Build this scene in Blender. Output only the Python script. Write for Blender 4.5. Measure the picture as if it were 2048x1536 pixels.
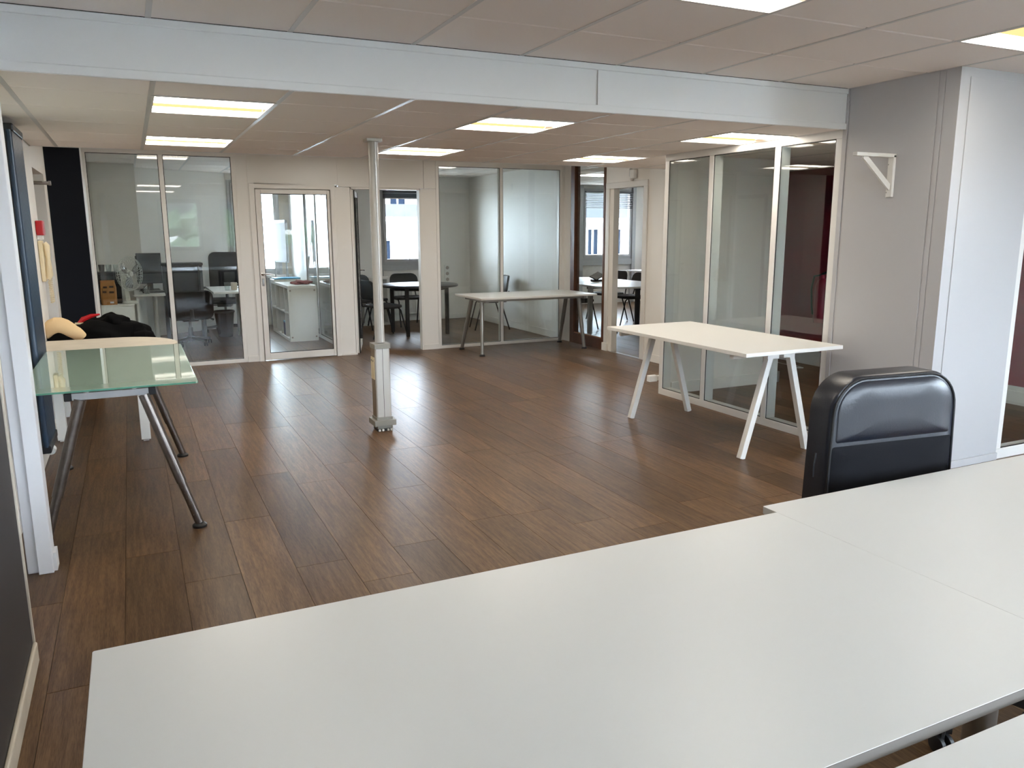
import bpy, bmesh, math, random
from mathutils import Vector, Matrix
random.seed(7)
for o in list(bpy.data.objects): bpy.data.objects.remove(o, do_unlink=True)
S = bpy.context.scene
COL = S.collection
PI = math.pi

# ------------------------------------------------------------------ camera
EYE = 1.5
FPX, PITCH, YAW, ROLL = 1574.5, .19195, .44568, -.00358
cd = bpy.data.cameras.new('camera'); cam = bpy.data.objects.new('camera', cd); COL.objects.link(cam)
cd.sensor_fit = 'HORIZONTAL'; cd.sensor_width = 36; cd.lens = 36*FPX/2048; cd.clip_start = .05; cd.clip_end = 400
_f = Vector((math.sin(YAW)*math.cos(PITCH), math.cos(YAW)*math.cos(PITCH), -math.sin(PITCH)))
_r = Vector((math.cos(YAW), -math.sin(YAW), 0)); _u = _r.cross(_f)
_r2 = _r*math.cos(ROLL)+_u*math.sin(ROLL); _u2 = -_r*math.sin(ROLL)+_u*math.cos(ROLL)
m = Matrix((_r2, _u2, -_f)).transposed().to_4x4(); m.translation = Vector((0, 0, EYE)); cam.matrix_world = m
S.camera = cam

# ------------------------------------------------------------------ world, exposure
w = bpy.data.worlds.new('world'); S.world = w; w.use_nodes = True
bg = w.node_tree.nodes['Background']; bg.inputs[0].default_value = (.76, .86, 1.0, 1); bg.inputs[1].default_value = 11.0
S.view_settings.view_transform = 'Standard'; S.view_settings.look = 'None'; S.view_settings.gamma = 1
S.view_settings.exposure = 1.85; S.view_settings.use_curve_mapping = False
S.cycles.transparent_max_bounces = 24
LAMP = 4.6
LAMPCOL = (1.0, .92, .80)

# ------------------------------------------------------------------ materials
def lin(c):
    c /= 255
    return c/12.92 if c <= .04045 else ((c+.055)/1.055)**2.4
def rgb(r, g, b): return (lin(r), lin(g), lin(b), 1)
def mat(name, col, rough=.5, metal=0, coat=0, noise=None, bump=None, spec=.5):
    """noise=(scale, amount): tonal mottling; bump=(scale, strength)"""
    m = bpy.data.materials.new(name); m.use_nodes = True
    n = m.node_tree.nodes; l = m.node_tree.links; b = n['Principled BSDF']
    b.inputs['Base Color'].default_value = col; b.inputs['Roughness'].default_value = rough
    b.inputs['Metallic'].default_value = metal; b.inputs['Coat Weight'].default_value = coat
    b.inputs['Specular IOR Level'].default_value = spec
    tc = n.new('ShaderNodeTexCoord')
    if noise:
        t = n.new('ShaderNodeTexNoise'); t.inputs['Scale'].default_value = noise[0]; t.inputs['Detail'].default_value = 4
        l.new(tc.outputs['Object'], t.inputs['Vector'])
        mx = n.new('ShaderNodeMix'); mx.data_type = 'RGBA'; mx.blend_type = 'MULTIPLY'
        cr = n.new('ShaderNodeValToRGB'); a = 1-noise[1]
        cr.color_ramp.elements[0].color = (a, a, a, 1); cr.color_ramp.elements[1].color = (1, 1, 1, 1)
        cr.color_ramp.elements[0].position = .3; cr.color_ramp.elements[1].position = .7
        l.new(t.outputs['Fac'], cr.inputs[0]); mx.inputs[0].default_value = 1; mx.inputs[6].default_value = col
        l.new(cr.outputs[0], mx.inputs[7]); l.new(mx.outputs[2], b.inputs['Base Color'])
    if bump:
        t = n.new('ShaderNodeTexNoise'); t.inputs['Scale'].default_value = bump[0]; t.inputs['Detail'].default_value = 3
        l.new(tc.outputs['Object'], t.inputs['Vector'])
        bp = n.new('ShaderNodeBump'); bp.inputs['Strength'].default_value = bump[1]; bp.inputs['Distance'].default_value = .002
        l.new(t.outputs['Fac'], bp.inputs['Height']); l.new(bp.outputs[0], b.inputs['Normal'])
    return m
def emit(name, col, st):
    m = bpy.data.materials.new(name); m.use_nodes = True; n = m.node_tree.nodes; l = m.node_tree.links
    n.remove(n['Principled BSDF']); e = n.new('ShaderNodeEmission'); e.inputs[0].default_value = (*col, 1); e.inputs[1].default_value = st
    l.new(e.outputs[0], n['Material Output'].inputs[0]); return m
def glass(name, tint, f0=.045):
    """thin architectural pane: clear transmission plus a Schlick mirror reflection"""
    m = bpy.data.materials.new(name); m.use_nodes = True; n = m.node_tree.nodes; l = m.node_tree.links
    n.remove(n['Principled BSDF'])
    t = n.new('ShaderNodeBsdfTransparent'); t.inputs[0].default_value = (*tint, 1)
    g = n.new('ShaderNodeBsdfGlossy'); g.inputs['Roughness'].default_value = 0.0
    lw = n.new('ShaderNodeLayerWeight'); lw.inputs[0].default_value = .5
    p = n.new('ShaderNodeMath'); p.operation = 'POWER'; p.inputs[1].default_value = 5; l.new(lw.outputs['Facing'], p.inputs[0])
    ma = n.new('ShaderNodeMath'); ma.operation = 'MULTIPLY_ADD'; ma.inputs[1].default_value = 1-f0; ma.inputs[2].default_value = f0
    l.new(p.outputs[0], ma.inputs[0])
    mx = n.new('ShaderNodeMixShader'); l.new(ma.outputs[0], mx.inputs[0]); l.new(t.outputs[0], mx.inputs[1]); l.new(g.outputs[0], mx.inputs[2])
    l.new(mx.outputs[0], n['Material Output'].inputs[0]); return m
def plank_mat(name, attr):
    m = bpy.data.materials.new(name); m.use_nodes = True; n = m.node_tree.nodes; l = m.node_tree.links; b = n['Principled BSDF']
    ge = n.new('ShaderNodeNewGeometry')
    if attr:
        a = n.new('ShaderNodeAttribute'); a.attribute_name = 'tone'; rnd = a.outputs['Fac']
    else:
        a = n.new('ShaderNodeObjectInfo'); rnd = a.outputs['Random']
    # grain: noise stretched along the plank, shifted per plank
    mp = n.new('ShaderNodeMapping'); mp.inputs['Scale'].default_value = (55, 3.2, 1)
    off = n.new('ShaderNodeCombineXYZ'); mm = n.new('ShaderNodeMath'); mm.operation = 'MULTIPLY'; mm.inputs[1].default_value = 37
    l.new(rnd, mm.inputs[0]); l.new(mm.outputs[0], off.inputs[0]); l.new(mm.outputs[0], off.inputs[1])
    l.new(ge.outputs['Position'], mp.inputs['Vector']); l.new(off.outputs[0], mp.inputs['Location'])
    t = n.new('ShaderNodeTexNoise'); t.inputs['Scale'].default_value = 1.0; t.inputs['Detail'].default_value = 7; t.inputs['Roughness'].default_value = .65
    t.inputs['Distortion'].default_value = .35
    l.new(mp.outputs[0], t.inputs['Vector'])
    mp2 = n.new('ShaderNodeMapping'); mp2.inputs['Scale'].default_value = (3.2, 1.1, 1); l.new(ge.outputs['Position'], mp2.inputs['Vector']); l.new(off.outputs[0], mp2.inputs['Location'])
    t2 = n.new('ShaderNodeTexNoise'); t2.inputs['Scale'].default_value = 1.0; t2.inputs['Detail'].default_value = 3; l.new(mp2.outputs[0], t2.inputs['Vector'])
    cr = n.new('ShaderNodeValToRGB'); cr.color_ramp.elements[0].position = .36; cr.color_ramp.elements[1].position = .70
    cr.color_ramp.elements[0].color = rgb(90, 66, 47); cr.color_ramp.elements[1].color = rgb(128, 100, 71)
    mp3 = n.new('ShaderNodeMapping'); mp3.inputs['Scale'].default_value = (330, 22, 1); l.new(ge.outputs['Position'], mp3.inputs['Vector']); l.new(off.outputs[0], mp3.inputs['Location'])
    t3 = n.new('ShaderNodeTexNoise'); t3.inputs['Scale'].default_value = 1.0; t3.inputs['Detail'].default_value = 2; l.new(mp3.outputs[0], t3.inputs['Vector'])
    fa = n.new('ShaderNodeMath'); fa.operation = 'MULTIPLY_ADD'; fa.inputs[1].default_value = .55; fa.inputs[2].default_value = -.27
    fb = n.new('ShaderNodeMath'); fb.operation = 'ADD'; l.new(t3.outputs['Fac'], fa.inputs[0]); l.new(fa.outputs[0], fb.inputs[0]); l.new(t.outputs['Fac'], fb.inputs[1])
    l.new(fb.outputs[0], cr.inputs[0])
    # cloudy tone within a plank and tone per plank
    s = n.new('ShaderNodeMath'); s.operation = 'MULTIPLY_ADD'; s.inputs[1].default_value = .34; s.inputs[2].default_value = .66; l.new(rnd, s.inputs[0])
    s2 = n.new('ShaderNodeMath'); s2.operation = 'MULTIPLY_ADD'; s2.inputs[1].default_value = .9; s2.inputs[2].default_value = .52; l.new(t2.outputs['Fac'], s2.inputs[0])
    s3 = n.new('ShaderNodeMath'); s3.operation = 'MULTIPLY'; l.new(s.outputs[0], s3.inputs[0]); l.new(s2.outputs[0], s3.inputs[1])
    mx = n.new('ShaderNodeMix'); mx.data_type = 'RGBA'; mx.blend_type = 'MULTIPLY'; mx.inputs[0].default_value = 1
    l.new(cr.outputs[0], mx.inputs[6]); l.new(s3.outputs[0], mx.inputs[7]); l.new(mx.outputs[2], b.inputs['Base Color'])
    rr = n.new('ShaderNodeMath'); rr.operation = 'MULTIPLY_ADD'; rr.inputs[1].default_value = .06; rr.inputs[2].default_value = .33
    l.new(t.outputs['Fac'], rr.inputs[0]); l.new(rr.outputs[0], b.inputs['Roughness'])
    bp = n.new('ShaderNodeBump'); bp.inputs['Strength'].default_value = .04; bp.inputs['Distance'].default_value = .001
    l.new(t.outputs['Fac'], bp.inputs['Height']); l.new(bp.outputs[0], b.inputs['Normal'])
    b.inputs['Specular IOR Level'].default_value = .2
    return m

M = dict(
    white=mat('white lacquer panel', rgb(226, 224, 220), .36, bump=(3, .02)),
    pier=mat('glossy pale grey-white panel', rgb(186, 185, 186), .38, bump=(3, .02)),
    paint=mat('white wall paint', rgb(238, 235, 229), .55, noise=(2, .03)),
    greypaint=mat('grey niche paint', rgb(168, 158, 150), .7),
    cream=mat('cream trim paint', rgb(205, 196, 180), .55, noise=(9, .12)),
    coolwhite=mat('white door lacquer', rgb(222, 223, 226), .4, noise=(5, .03)),
    charcoal=mat('charcoal wall paint', rgb(47, 46, 48), .5, noise=(3, .1)),
    navy=mat('navy wall paint', rgb(12, 17, 26), .7, spec=.2),
    red=mat('dark red wall paint', rgb(132, 14, 42), .5),
    redlac=mat('red lacquer', rgb(178, 22, 30), .3),
    tile=mat('mineral ceiling tile', rgb(242, 234, 228), .9, bump=(260, .12)),
    grid=mat('white ceiling grid bar', rgb(206, 202, 198), .3),
    joint=mat('dark joint', rgb(60, 48, 40), .9),
    soffit=mat('off-white soffit panel', rgb(228, 229, 229), .5, bump=(420, .15)),
    alu=mat('brushed aluminium', rgb(186, 186, 186), .38, .4),
    alugrey=mat('grey anodised window frame', rgb(176, 177, 178), .45, .1),
    pole=mat('pale grey anodised pole', rgb(196, 194, 188), .35, .25),
    polegrey=mat('mid grey plastic cap', rgb(140, 138, 130), .5),
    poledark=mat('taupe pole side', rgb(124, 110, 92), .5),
    steel=mat('brushed dark steel tube', rgb(120, 112, 106), .3, .85, noise=(30, .25)),
    lightsteel=mat('silver lacquered tube', rgb(150, 149, 145), .35, .7),
    chrome=mat('chrome', rgb(200, 200, 200), .15, 1),
    desk=mat('white desk laminate', rgb(214, 213, 208), .36, noise=(1.2, .02), bump=(600, .03)),
    edgeshade=mat('shade-toned desk edge', rgb(122, 116, 110), .5),
    tablewhite=mat('white trestle lacquer', rgb(226, 225, 220), .4),
    brown=mat('brown stained wood', rgb(92, 54, 32), .4, noise=(14, .3)),
    oak=mat('orange brown wood', rgb(168, 112, 62), .45, noise=(20, .2)),
    black=mat('black plastic', rgb(22, 22, 24), .45),
    blacktop=mat('black table laminate', rgb(26, 27, 31), .28),
    fabric=mat('black woven fabric', rgb(20, 20, 24), .9, bump=(900, .5), spec=.2),
    greyfabric=mat('dark grey seat fabric', rgb(58, 58, 60), .85, bump=(700, .4)),
    leather=mat('black smooth leather', rgb(26, 30, 40), .34, bump=(160, .18), spec=.6),
    coat=mat('black wool coat', rgb(9, 9, 10), 1, bump=(500, .8), spec=.1),
    fleece=mat('cream fleece', rgb(222, 192, 148), 1, bump=(260, .9), spec=.1),
    radiator=mat('navy radiator enamel', rgb(38, 58, 78), .3),
    radblack=mat('black radiator side', rgb(20, 24, 30), .4),
    cap=mat('ivory plastic', rgb(222, 205, 168), .4),
    whiteplastic=mat('white plastic', rgb(228, 227, 222), .4),
    kraft=mat('kraft paper', rgb(178, 124, 66), .7, noise=(9, .25)),
    print=mat('dark print', rgb(66, 48, 34), .7),
    gasket=mat('black gasket', rgb(14, 14, 15), .6),
    blue=mat('light blue folder', rgb(70, 160, 200), .4),
    darkblue=mat('dark blue box', rgb(40, 60, 110), .5),
    redcloth=mat('dull red cloth', rgb(150, 72, 70), .9, noise=(20, .4)),
    paper=mat('white paper', rgb(232, 234, 238), .7),
    screen=mat('dark screen glass', rgb(30, 30, 33), .2),
    blind=mat('dark grey blind slat', rgb(70, 72, 76), .4, .3),
    facade=mat('pale stone facade', rgb(176, 172, 166), .8, noise=(.4, .08)),
    facade2=mat('white rendered facade', rgb(190, 190, 190), .8, noise=(.4, .05)),
    slate=mat('blue grey slate roof', rgb(56, 57, 60), 1, noise=(2, .15), spec=0),
    facadewin=mat('dark street window', rgb(24, 30, 40), 1, spec=0),
    ground=mat('grey street ground', rgb(176, 174, 168), .9),
    leaf=mat('green foliage', rgb(50, 76, 44), .8, noise=(6, .5)),
    bark=mat('bark', rgb(80, 62, 48), .9),
    crane=mat('red crane paint', rgb(190, 40, 36), .5),
    pane=glass('clear partition glass', (.95, .975, .965), .05),
    winpane=glass('window glass', (.96, .98, .98), .04),
    drink=glass('drinking glass', (.9, .93, .93), .10),
    fangrill=mat('pale fan plastic', rgb(196, 198, 190), .35),
    fanblade=glass('translucent grey fan blade', (.72, .72, .74), .08),
)
M['frosted'] = mat('frosted green glass', rgb(166, 190, 174), .03, coat=.6, spec=.9)
M['frosted'].node_tree.nodes['Principled BSDF'].inputs['Coat Roughness'].default_value = .02
M['glassedge'] = mat('green glass edge', rgb(92, 148, 126), .1)
M['lamp'] = emit('luminaire diffuser', LAMPCOL, LAMP)
M['lampwarm'] = emit('luminaire warm reflector', (1.0, .66, .28), LAMP*.085)
M['plank'] = plank_mat('brown vinyl plank', False)
M['plankstuff'] = plank_mat('brown vinyl planks further', True)

# ------------------------------------------------------------------ mesh helpers
class MB:
    def __init__(s): s.v = []; s.f = []
    def box(s, x0, x1, y0, y1, z0, z1):
        i = len(s.v)
        s.v += [(x0,y0,z0),(x1,y0,z0),(x1,y1,z0),(x0,y1,z0),(x0,y0,z1),(x1,y0,z1),(x1,y1,z1),(x0,y1,z1)]
        s.f += [(i,i+3,i+2,i+1),(i+4,i+5,i+6,i+7),(i,i+1,i+5,i+4),(i+1,i+2,i+6,i+5),(i+2,i+3,i+7,i+6),(i+3,i,i+4,i+7)]
        return s
    def prism(s, poly, z0, z1):
        i = len(s.v); n = len(poly)
        s.v += [(x,y,z0) for x,y in poly]+[(x,y,z1) for x,y in poly]
        s.f += [tuple(range(i+n-1,i-1,-1)), tuple(range(i+n,i+2*n))]
        s.f += [(i+k,i+(k+1)%n,i+n+(k+1)%n,i+n+k) for k in range(n)]
        return s
    def prismY(s, poly, y0, y1):        # polygon in XZ
        i = len(s.v); n = len(poly)
        s.v += [(x,y0,z) for x,z in poly]+[(x,y1,z) for x,z in poly]
        s.f += [tuple(range(i,i+n)), tuple(range(i+2*n-1,i+n-1,-1))]
        s.f += [(i+k,i+n+k,i+n+(k+1)%n,i+(k+1)%n) for k in range(n)]
        return s
    def bar(s, a, b, wx, wy, up=(0,0,1)):   # rectangular bar from a to b
        a, b = Vector(a), Vector(b); d = (b-a).normalized(); u = Vector(up)
        if abs(d.dot(u)) > .98: u = Vector((0,1,0))
        x = d.cross(u).normalized(); y = x.cross(d).normalized(); i = len(s.v)
        for p in (a, b):
            for sx, sy in ((-1,-1),(1,-1),(1,1),(-1,1)): s.v.append(tuple(p+x*sx*wx/2+y*sy*wy/2))
        s.f += [(i,i+1,i+2,i+3),(i+7,i+6,i+5,i+4)]+[(i+k,i+4+k,i+4+(k+1)%4,i+(k+1)%4) for k in range(4)]
        return s
    def tube(s, pts, r, n=10, closed=False, cap=True):
        pts = [Vector(p) for p in pts]; N = len(pts); rs = r if isinstance(r, (list, tuple)) else [r]*N
        i0 = len(s.v); prev = None
        for k, p in enumerate(pts):
            if closed: d = pts[(k+1)%N]-pts[k-1]
            else: d = pts[min(k+1,N-1)]-pts[max(k-1,0)]
            d.normalize()
            if prev is None:
                u = Vector((0,0,1)) if abs(d.z) < .9 else Vector((1,0,0))
                x = d.cross(u).normalized()
            else:
                x = (prev-d*prev.dot(d)).normalized()
            prev = x; y = d.cross(x)
            for j in range(n):
                a = 2*PI*j/n; s.v.append(tuple(p+(x*math.cos(a)+y*math.sin(a))*rs[k]))
        for k in range(N if closed else N-1):
            A = i0+k*n; B = i0+((k+1)%N)*n
            for j in range(n): s.f.append((A+j,A+(j+1)%n,B+(j+1)%n,B+j))
        if cap and not closed:
            s.f.append(tuple(range(i0+n-1,i0-1,-1))); s.f.append(tuple(range(i0+(N-1)*n,i0+N*n)))
        return s
    def lathe(s, prof, c=(0,0,0), n=20, ax='z', cap=True):
        i0 = len(s.v)
        for r, h in prof:
            for j in range(n):
                a = 2*PI*j/n; x, y = r*math.cos(a), r*math.sin(a)
                q = {'z':(x,y,h),'x':(h,x,y),'y':(y,h,x)}[ax]
                s.v.append((c[0]+q[0],c[1]+q[1],c[2]+q[2]))
        for k in range(len(prof)-1):
            for j in range(n): s.f.append((i0+k*n+j,i0+k*n+(j+1)%n,i0+(k+1)*n+(j+1)%n,i0+(k+1)*n+j))
        if cap:
            s.f.append(tuple(range(i0+n-1,i0-1,-1))); e = i0+(len(prof)-1)*n; s.f.append(tuple(range(e,e+n)))
        return s
    def blob(s, c, r, n=12, fn=None):
        i0 = len(s.v); R = n//2+1
        for k in range(R+1):
            th = PI*k/R
            for j in range(n):
                a = 2*PI*j/n; d = Vector((math.sin(th)*math.cos(a), math.sin(th)*math.sin(a), math.cos(th)))
                q = fn(d) if fn else 1
                s.v.append((c[0]+d.x*r[0]*q, c[1]+d.y*r[1]*q, c[2]+d.z*r[2]*q))
        for k in range(R):
            for j in range(n):
                s.f.append((i0+k*n+j,i0+(k+1)*n+j,i0+(k+1)*n+(j+1)%n,i0+k*n+(j+1)%n))
        return s
    def mesh(s, name, m, smooth=False):
        me = bpy.data.meshes.new(name); me.from_pydata(s.v, [], s.f)
        bm = bmesh.new(); bm.from_mesh(me); bmesh.ops.remove_doubles(bm, verts=bm.verts, dist=1e-6); bmesh.ops.recalc_face_normals(bm, faces=bm.faces)
        bm.to_mesh(me); bm.free()
        if smooth:
            for p in me.polygons: p.use_smooth = True
            try: me.set_sharp_from_angle(angle=.7)
            except Exception: pass
        me.materials.append(M[m] if isinstance(m, str) else m)
        return me
    def build(s, name, m, parent=None, smooth=False, bevel=0, seg=2, sub=0):
        o = bpy.data.objects.new(name, s.mesh(name, m, smooth)); COL.objects.link(o)
        if parent: o.parent = parent
        if bevel:
            b = o.modifiers.new('bevel', 'BEVEL'); b.width = bevel; b.segments = seg; b.limit_method = 'ANGLE'; b.angle_limit = .6
        if sub:
            q = o.modifiers.new('sub', 'SUBSURF'); q.levels = sub; q.render_levels = sub
        return o
def B(*a): return MB().box(*a)
def tag(o, label, cat, group=None, kind=None):
    o['label'] = label; o['category'] = cat
    if group: o['group'] = group
    if kind: o['kind'] = kind
    return o
def thing(name, loc, label, cat, rz=0, group=None, kind=None):
    o = bpy.data.objects.new(name, None); COL.objects.link(o); o.location = loc; o.rotation_euler = (0,0,rz); o.empty_display_size = .1
    return tag(o, label, cat, group, kind)
def struct(name, mb, m, label, cat='wall', **k):
    return tag(mb.build(name, m, **k), label, cat, kind='structure')
def inst(name, me, parent=None, loc=(0,0,0)):
    o = bpy.data.objects.new(name, me); COL.objects.link(o); o.location = loc
    if parent: o.parent = parent
    return o
def copy_tree(o, loc, rz, label, parent=None):
    c = o.copy(); COL.objects.link(c)
    if parent is None:
        c.location = loc; c.rotation_euler = (0,0,rz); c['label'] = label
    else: c.parent = parent
    for ch in list(o.children): copy_tree(ch, None, 0, None, c)
    return c
def rrect(x0, x1, y0, y1, r, n=5):
    out = []
    for cx, cy, a0 in ((x1-r,y1-r,0),(x0+r,y1-r,90),(x0+r,y0+r,180),(x1-r,y0+r,270)):
        for k in range(n+1):
            a = math.radians(a0+90*k/n); out.append((cx+r*math.cos(a), cy+r*math.sin(a)))
    return out

# ------------------------------------------------------------------ heights of the place
ZN, ZL, ZF = 2.41, 2.155, 2.40      # near ceiling, lowered ceiling, far-room ceiling
YS, YE, YF = 3.96, 7.25, 9.56       # soffit face, end of lowered ceiling, far partition
YB = -2.5                           # wall behind the camera
XR = 4.35                           # right partition plane
XC = 5.37                           # wall of the meeting room

# ================================================================== FLOOR
floor = struct('floor', B(-1.2, 10.2, YB-.1, 14.6, -.12, -.004), 'joint', 'brown wood-look plank floor running away across the open office', 'floor')
PW, PL = .2335, 1.51
known = {-1: 3.53, 0: 2.80, 1: 3.91, 2: 3.50, 3: 4.2, 4: 3.45, 5: 3.17, 6: 3.49, 9: 5.14, 10: 4.88}
plank_me = B(.001, PW-.001, .001, PL-.001, -.004, 0).mesh('plank', 'plank')
def inview(x, y):
    d = Vector((x, y, -EYE)); z = d.dot(_f)
    if z < .3: return False
    px = 1024+FPX*d.dot(_r2)/z; py = 768-FPX*d.dot(_u2)/z
    return -150 < px < 2200 and py < 1536
rest = MB(); tones = []; npl = 0
for k in range(-4, 46):
    x0 = -.375+k*PW; off = known.get(k, random.uniform(0, PL)); off -= math.ceil((off-YB)/PL)*PL
    y = off
    while y < 14.4:
        near = inview(x0+PW/2, y+PL/2) or inview(x0+PW/2, y+PL) or inview(x0+PW/2, y)
        if near and y > .6 and y < 9.4 and x0 < 5.3 and not (y < 2.0 and x0 > .9):
            inst('plank', plank_me, floor, (x0, y, 0)); npl += 1
        else:
            n0 = len(rest.f); rest.box(x0+.001, x0+PW-.001, y+.001, y+PL-.001, -.004, 0); tones += [random.random()]*(len(rest.f)-n0)
        y += PL
me = bpy.data.meshes.new('plank_field'); me.from_pydata(rest.v, [], rest.f); me.materials.append(M['plankstuff'])
at = me.attributes.new('tone', 'FLOAT', 'FACE'); at.data.foreach_set('value', tones)
pf = inst('plank_field', me, floor); pf['kind'] = 'stuff'

# ================================================================== CEILINGS
def ceiling(label, z, x0, x1, y0, y1, gx, gy, holes, top=.12, cols=None, rows=None):
    """slab with one object per tile and per grid bar; gx, gy are phases of the 0.6 m grid; holes = lamp cells"""
    c = struct('ceiling', B(x0, x1, y0, y1, z+.03, z+top), 'tile', label, 'ceiling')
    xs = [x0]; k = math.ceil((x0-gx)/.6+1e-6)
    while gx+k*.6 < x1-.02: xs.append(gx+k*.6); k += 1
    xs.append(x1)
    ys = [y0]; k = math.ceil((y0-gy)/.6+1e-6)
    while gy+k*.6 < y1-.02: ys.append(gy+k*.6); k += 1
    ys.append(y1)
    cache = {}
    for i in range(len(xs)-1):
        for j in range(len(ys)-1):
            cx, cy = (xs[i]+xs[i+1])/2, (ys[j]+ys[j+1])/2
            if any(abs(cx-hx) < .2 and abs(cy-hy) < .2 for hx, hy in holes): continue
            W_, H_ = round(xs[i+1]-xs[i], 4), round(ys[j+1]-ys[j], 4)
            if (W_, H_) not in cache:
                a, b = W_/2-.004, H_/2-.004; e = .006
                mb = MB(); mb.v = [(-a,-b,.025),(a,-b,.025),(a,b,.025),(-a,b,.025),(-a,-b,.004),(a,-b,.004),(a,b,.004),(-a,b,.004),(-a+e,-b+e,0),(a-e,-b+e,0),(a-e,b-e,0),(-a+e,b-e,0)]
                mb.f = [(0,1,2,3),(8,11,10,9)]
                for p in range(4): q = (p+1)%4; mb.f += [(p,q,4+q,4+p),(4+p,4+q,8+q,8+p)]
                cache[(W_, H_)] = mb.mesh('ceiling_tile', 'tile')
            inst('ceiling_tile', cache[(W_, H_)], c, (cx, cy, z))
    for x in xs[1:-1]: B(x-.012, x+.012, y0, y1, z-.0015, z+.006).build('grid_bar', 'grid', c)
    for y in ys[1:-1]: B(x0, x1, y-.003, y+.003, z+.010, z+.016).build('cross_bar', 'joint', c)
    return c
GX = .155
GY = 4.385-.6*20
low_l = [(GX+.3+.6*k, 4.385+.3+.6*j) for k in (0, 3, 6) for j in (0, 3)]
near_l = [(GX+.3+.6*k, 2.48) for k in (0, 3, 6)]
farA = [(GX+.3, 10.085+.2), (1.655, 11.885+.2)]
GYA = 9.985-.6*20
room_l = [(6.455+.6, 11.485), (1.655, 12.085+.2), (1.655, 10.485)]  # last panel is added out of sight to brighten the left office
strip_l = [(GX+.3+.6*k, 8.285) for k in (0, 3, 6)]
ceiling('grey-white tiled ceiling of the near office above the white desks', ZN, -.63, 6.95, YB, YS, GX, 2.18-.6*20, near_l)
ceiling('lowered tiled ceiling between the soffit and the far glass offices', ZL, -.63, 6.95, YS+.03, YE, GX, GY, low_l)
ceiling('tiled ceiling strip just before the far glass partition', ZF, -1.1, 5.37, YE+.03, 9.64, GX, 7.985-6, strip_l)
ceiling('white tiled ceiling inside the far offices behind glass', ZF, -.5, 10.1, 9.645, 14.4, GX, GYA, room_l)
struct('ceiling', B(5.375, 10.1, YE+.03, 9.64, ZF, ZF+.1), 'tile', 'ceiling of the meeting room with the white table', 'ceiling')
# soffit face between the two ceilings, with trims and a panel joint
sof = struct('trim_1', B(-.63, XR, YS, YS+.03, ZL-.0, ZN), 'soffit', 'wide off-white soffit panel stepping the ceiling down across the room', 'soffit')
B(-.63, XR, YS-.012, YS, ZL-.005, ZL+.035).build('bottom_trim', 'soffit', sof, bevel=.004)
B(-.63, XR, YS-.010, YS, ZN-.035, ZN-.002).build('top_trim', 'soffit', sof, bevel=.004)
B(-.63, XR, YS-.003, YS, ZN-.006, ZN).build('shadow_gap', 'gasket', sof)
B(2.425, 2.437, YS-.007, YS, ZL+.036, ZN-.036).build('joint_strip', 'soffit', sof)
struct('trim_2', B(-1.1, 6.95, YE, YE+.03, ZL-.001, ZF+.1), 'soffit', 'back face of the lowered ceiling facing the far offices', 'soffit')

# ------------------------------------------------------------------ luminaires
def luminaire(x, y, z, label, group):
    t = thing('ceiling_light', (x, y, z), label, 'light', group=group)
    a = .297
    fr = MB()
    for q in ((-a,a,-a,-a+.014),(-a,a,a-.014,a),(-a,-a+.014,-a+.014,a-.014),(a-.014,a,-a+.014,a-.014)): fr.box(*q, -.004, .028)
    fr.build('frame', 'grid', t)
    a -= .016
    B(-a, a, -a, -.02, .004, .02).build('diffuser', 'lamp', t)
    B(-a, a, .13, a, .004, .02).build('diffuser', 'lamp', t)
    # curved channel between the diffusers; yellow light band imitated by its own glow
    mb = MB(); N = 6
    for k in range(N+1):
        yy = -.018+.146*k/N; zz = .008+.014*math.sin(PI*k/N); mb.v += [(-a,yy,zz),(a,yy,zz)]
    mb.f = [(2*k,2*k+1,2*k+3,2*k+2) for k in range(N)]
    mb.build('glowband', 'lampwarm', t, smooth=True)
    return t
rows = ['nearer', 'farther']; colsn = ['left', 'middle', 'right']
for i, k in enumerate((0, 3, 6)):
    for j in (0, 1):
        nm = {(0,0):'lit square ceiling panel above the glass desk, just past the soffit', (0,1):'lit square ceiling panel nearest the left glass partition, behind another panel',
              (1,0):'lit square ceiling panel in the middle, right of the service pole', (1,1):'lit square ceiling panel just behind the top of the service pole',
              (2,0):'lit square ceiling panel against the right glass partition above the trestle table', (2,1):'lit square ceiling panel near the brown-framed window'}[(i,j)]
        luminaire(GX+.3+.6*k, 4.685+1.8*j, ZL, nm, 'lowered ceiling light panels')
for n_, (x, y) in enumerate(near_l):
    nm = ['lit ceiling panel over the left end of the white desks', 'lit ceiling panel cut by the top edge of the picture', 'lit ceiling panel at the right edge near the white wall corner'][n_]
    luminaire(x, y, ZN, nm, 'near office light panels')
for (x, y), nm in zip(room_l+strip_l, ['lit ceiling panel in the meeting room behind the brown frame', 'lit ceiling panel deep inside the left glass office', 'added unseen ceiling panel brightening the office behind the glass door', 'lit ceiling panel just before the left glass office', 'lit ceiling panel before the far doors', 'lit ceiling panel before the far two-pane glass wall']):
    luminaire(x, y, ZF, nm, 'far light panels')

# ================================================================== WALLS
# --- near left: charcoal wall with cream trims
wl = struct('wall_near_left', B(-.63, -.43, YB, 3.05, 0, ZN), 'charcoal', 'charcoal painted wall at the left edge, beside the white desk')
B(-.63, -.423, 3.05, 3.066, 0, ZN).build('corner_trim', 'cream', wl, bevel=.003)
bb = struct('baseboard_left', B(-.43, -.416, YB, 3.05, 0, .075), 'cream', 'cream scuffed baseboard under the charcoal wall', 'baseboard', bevel=.005)
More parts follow.
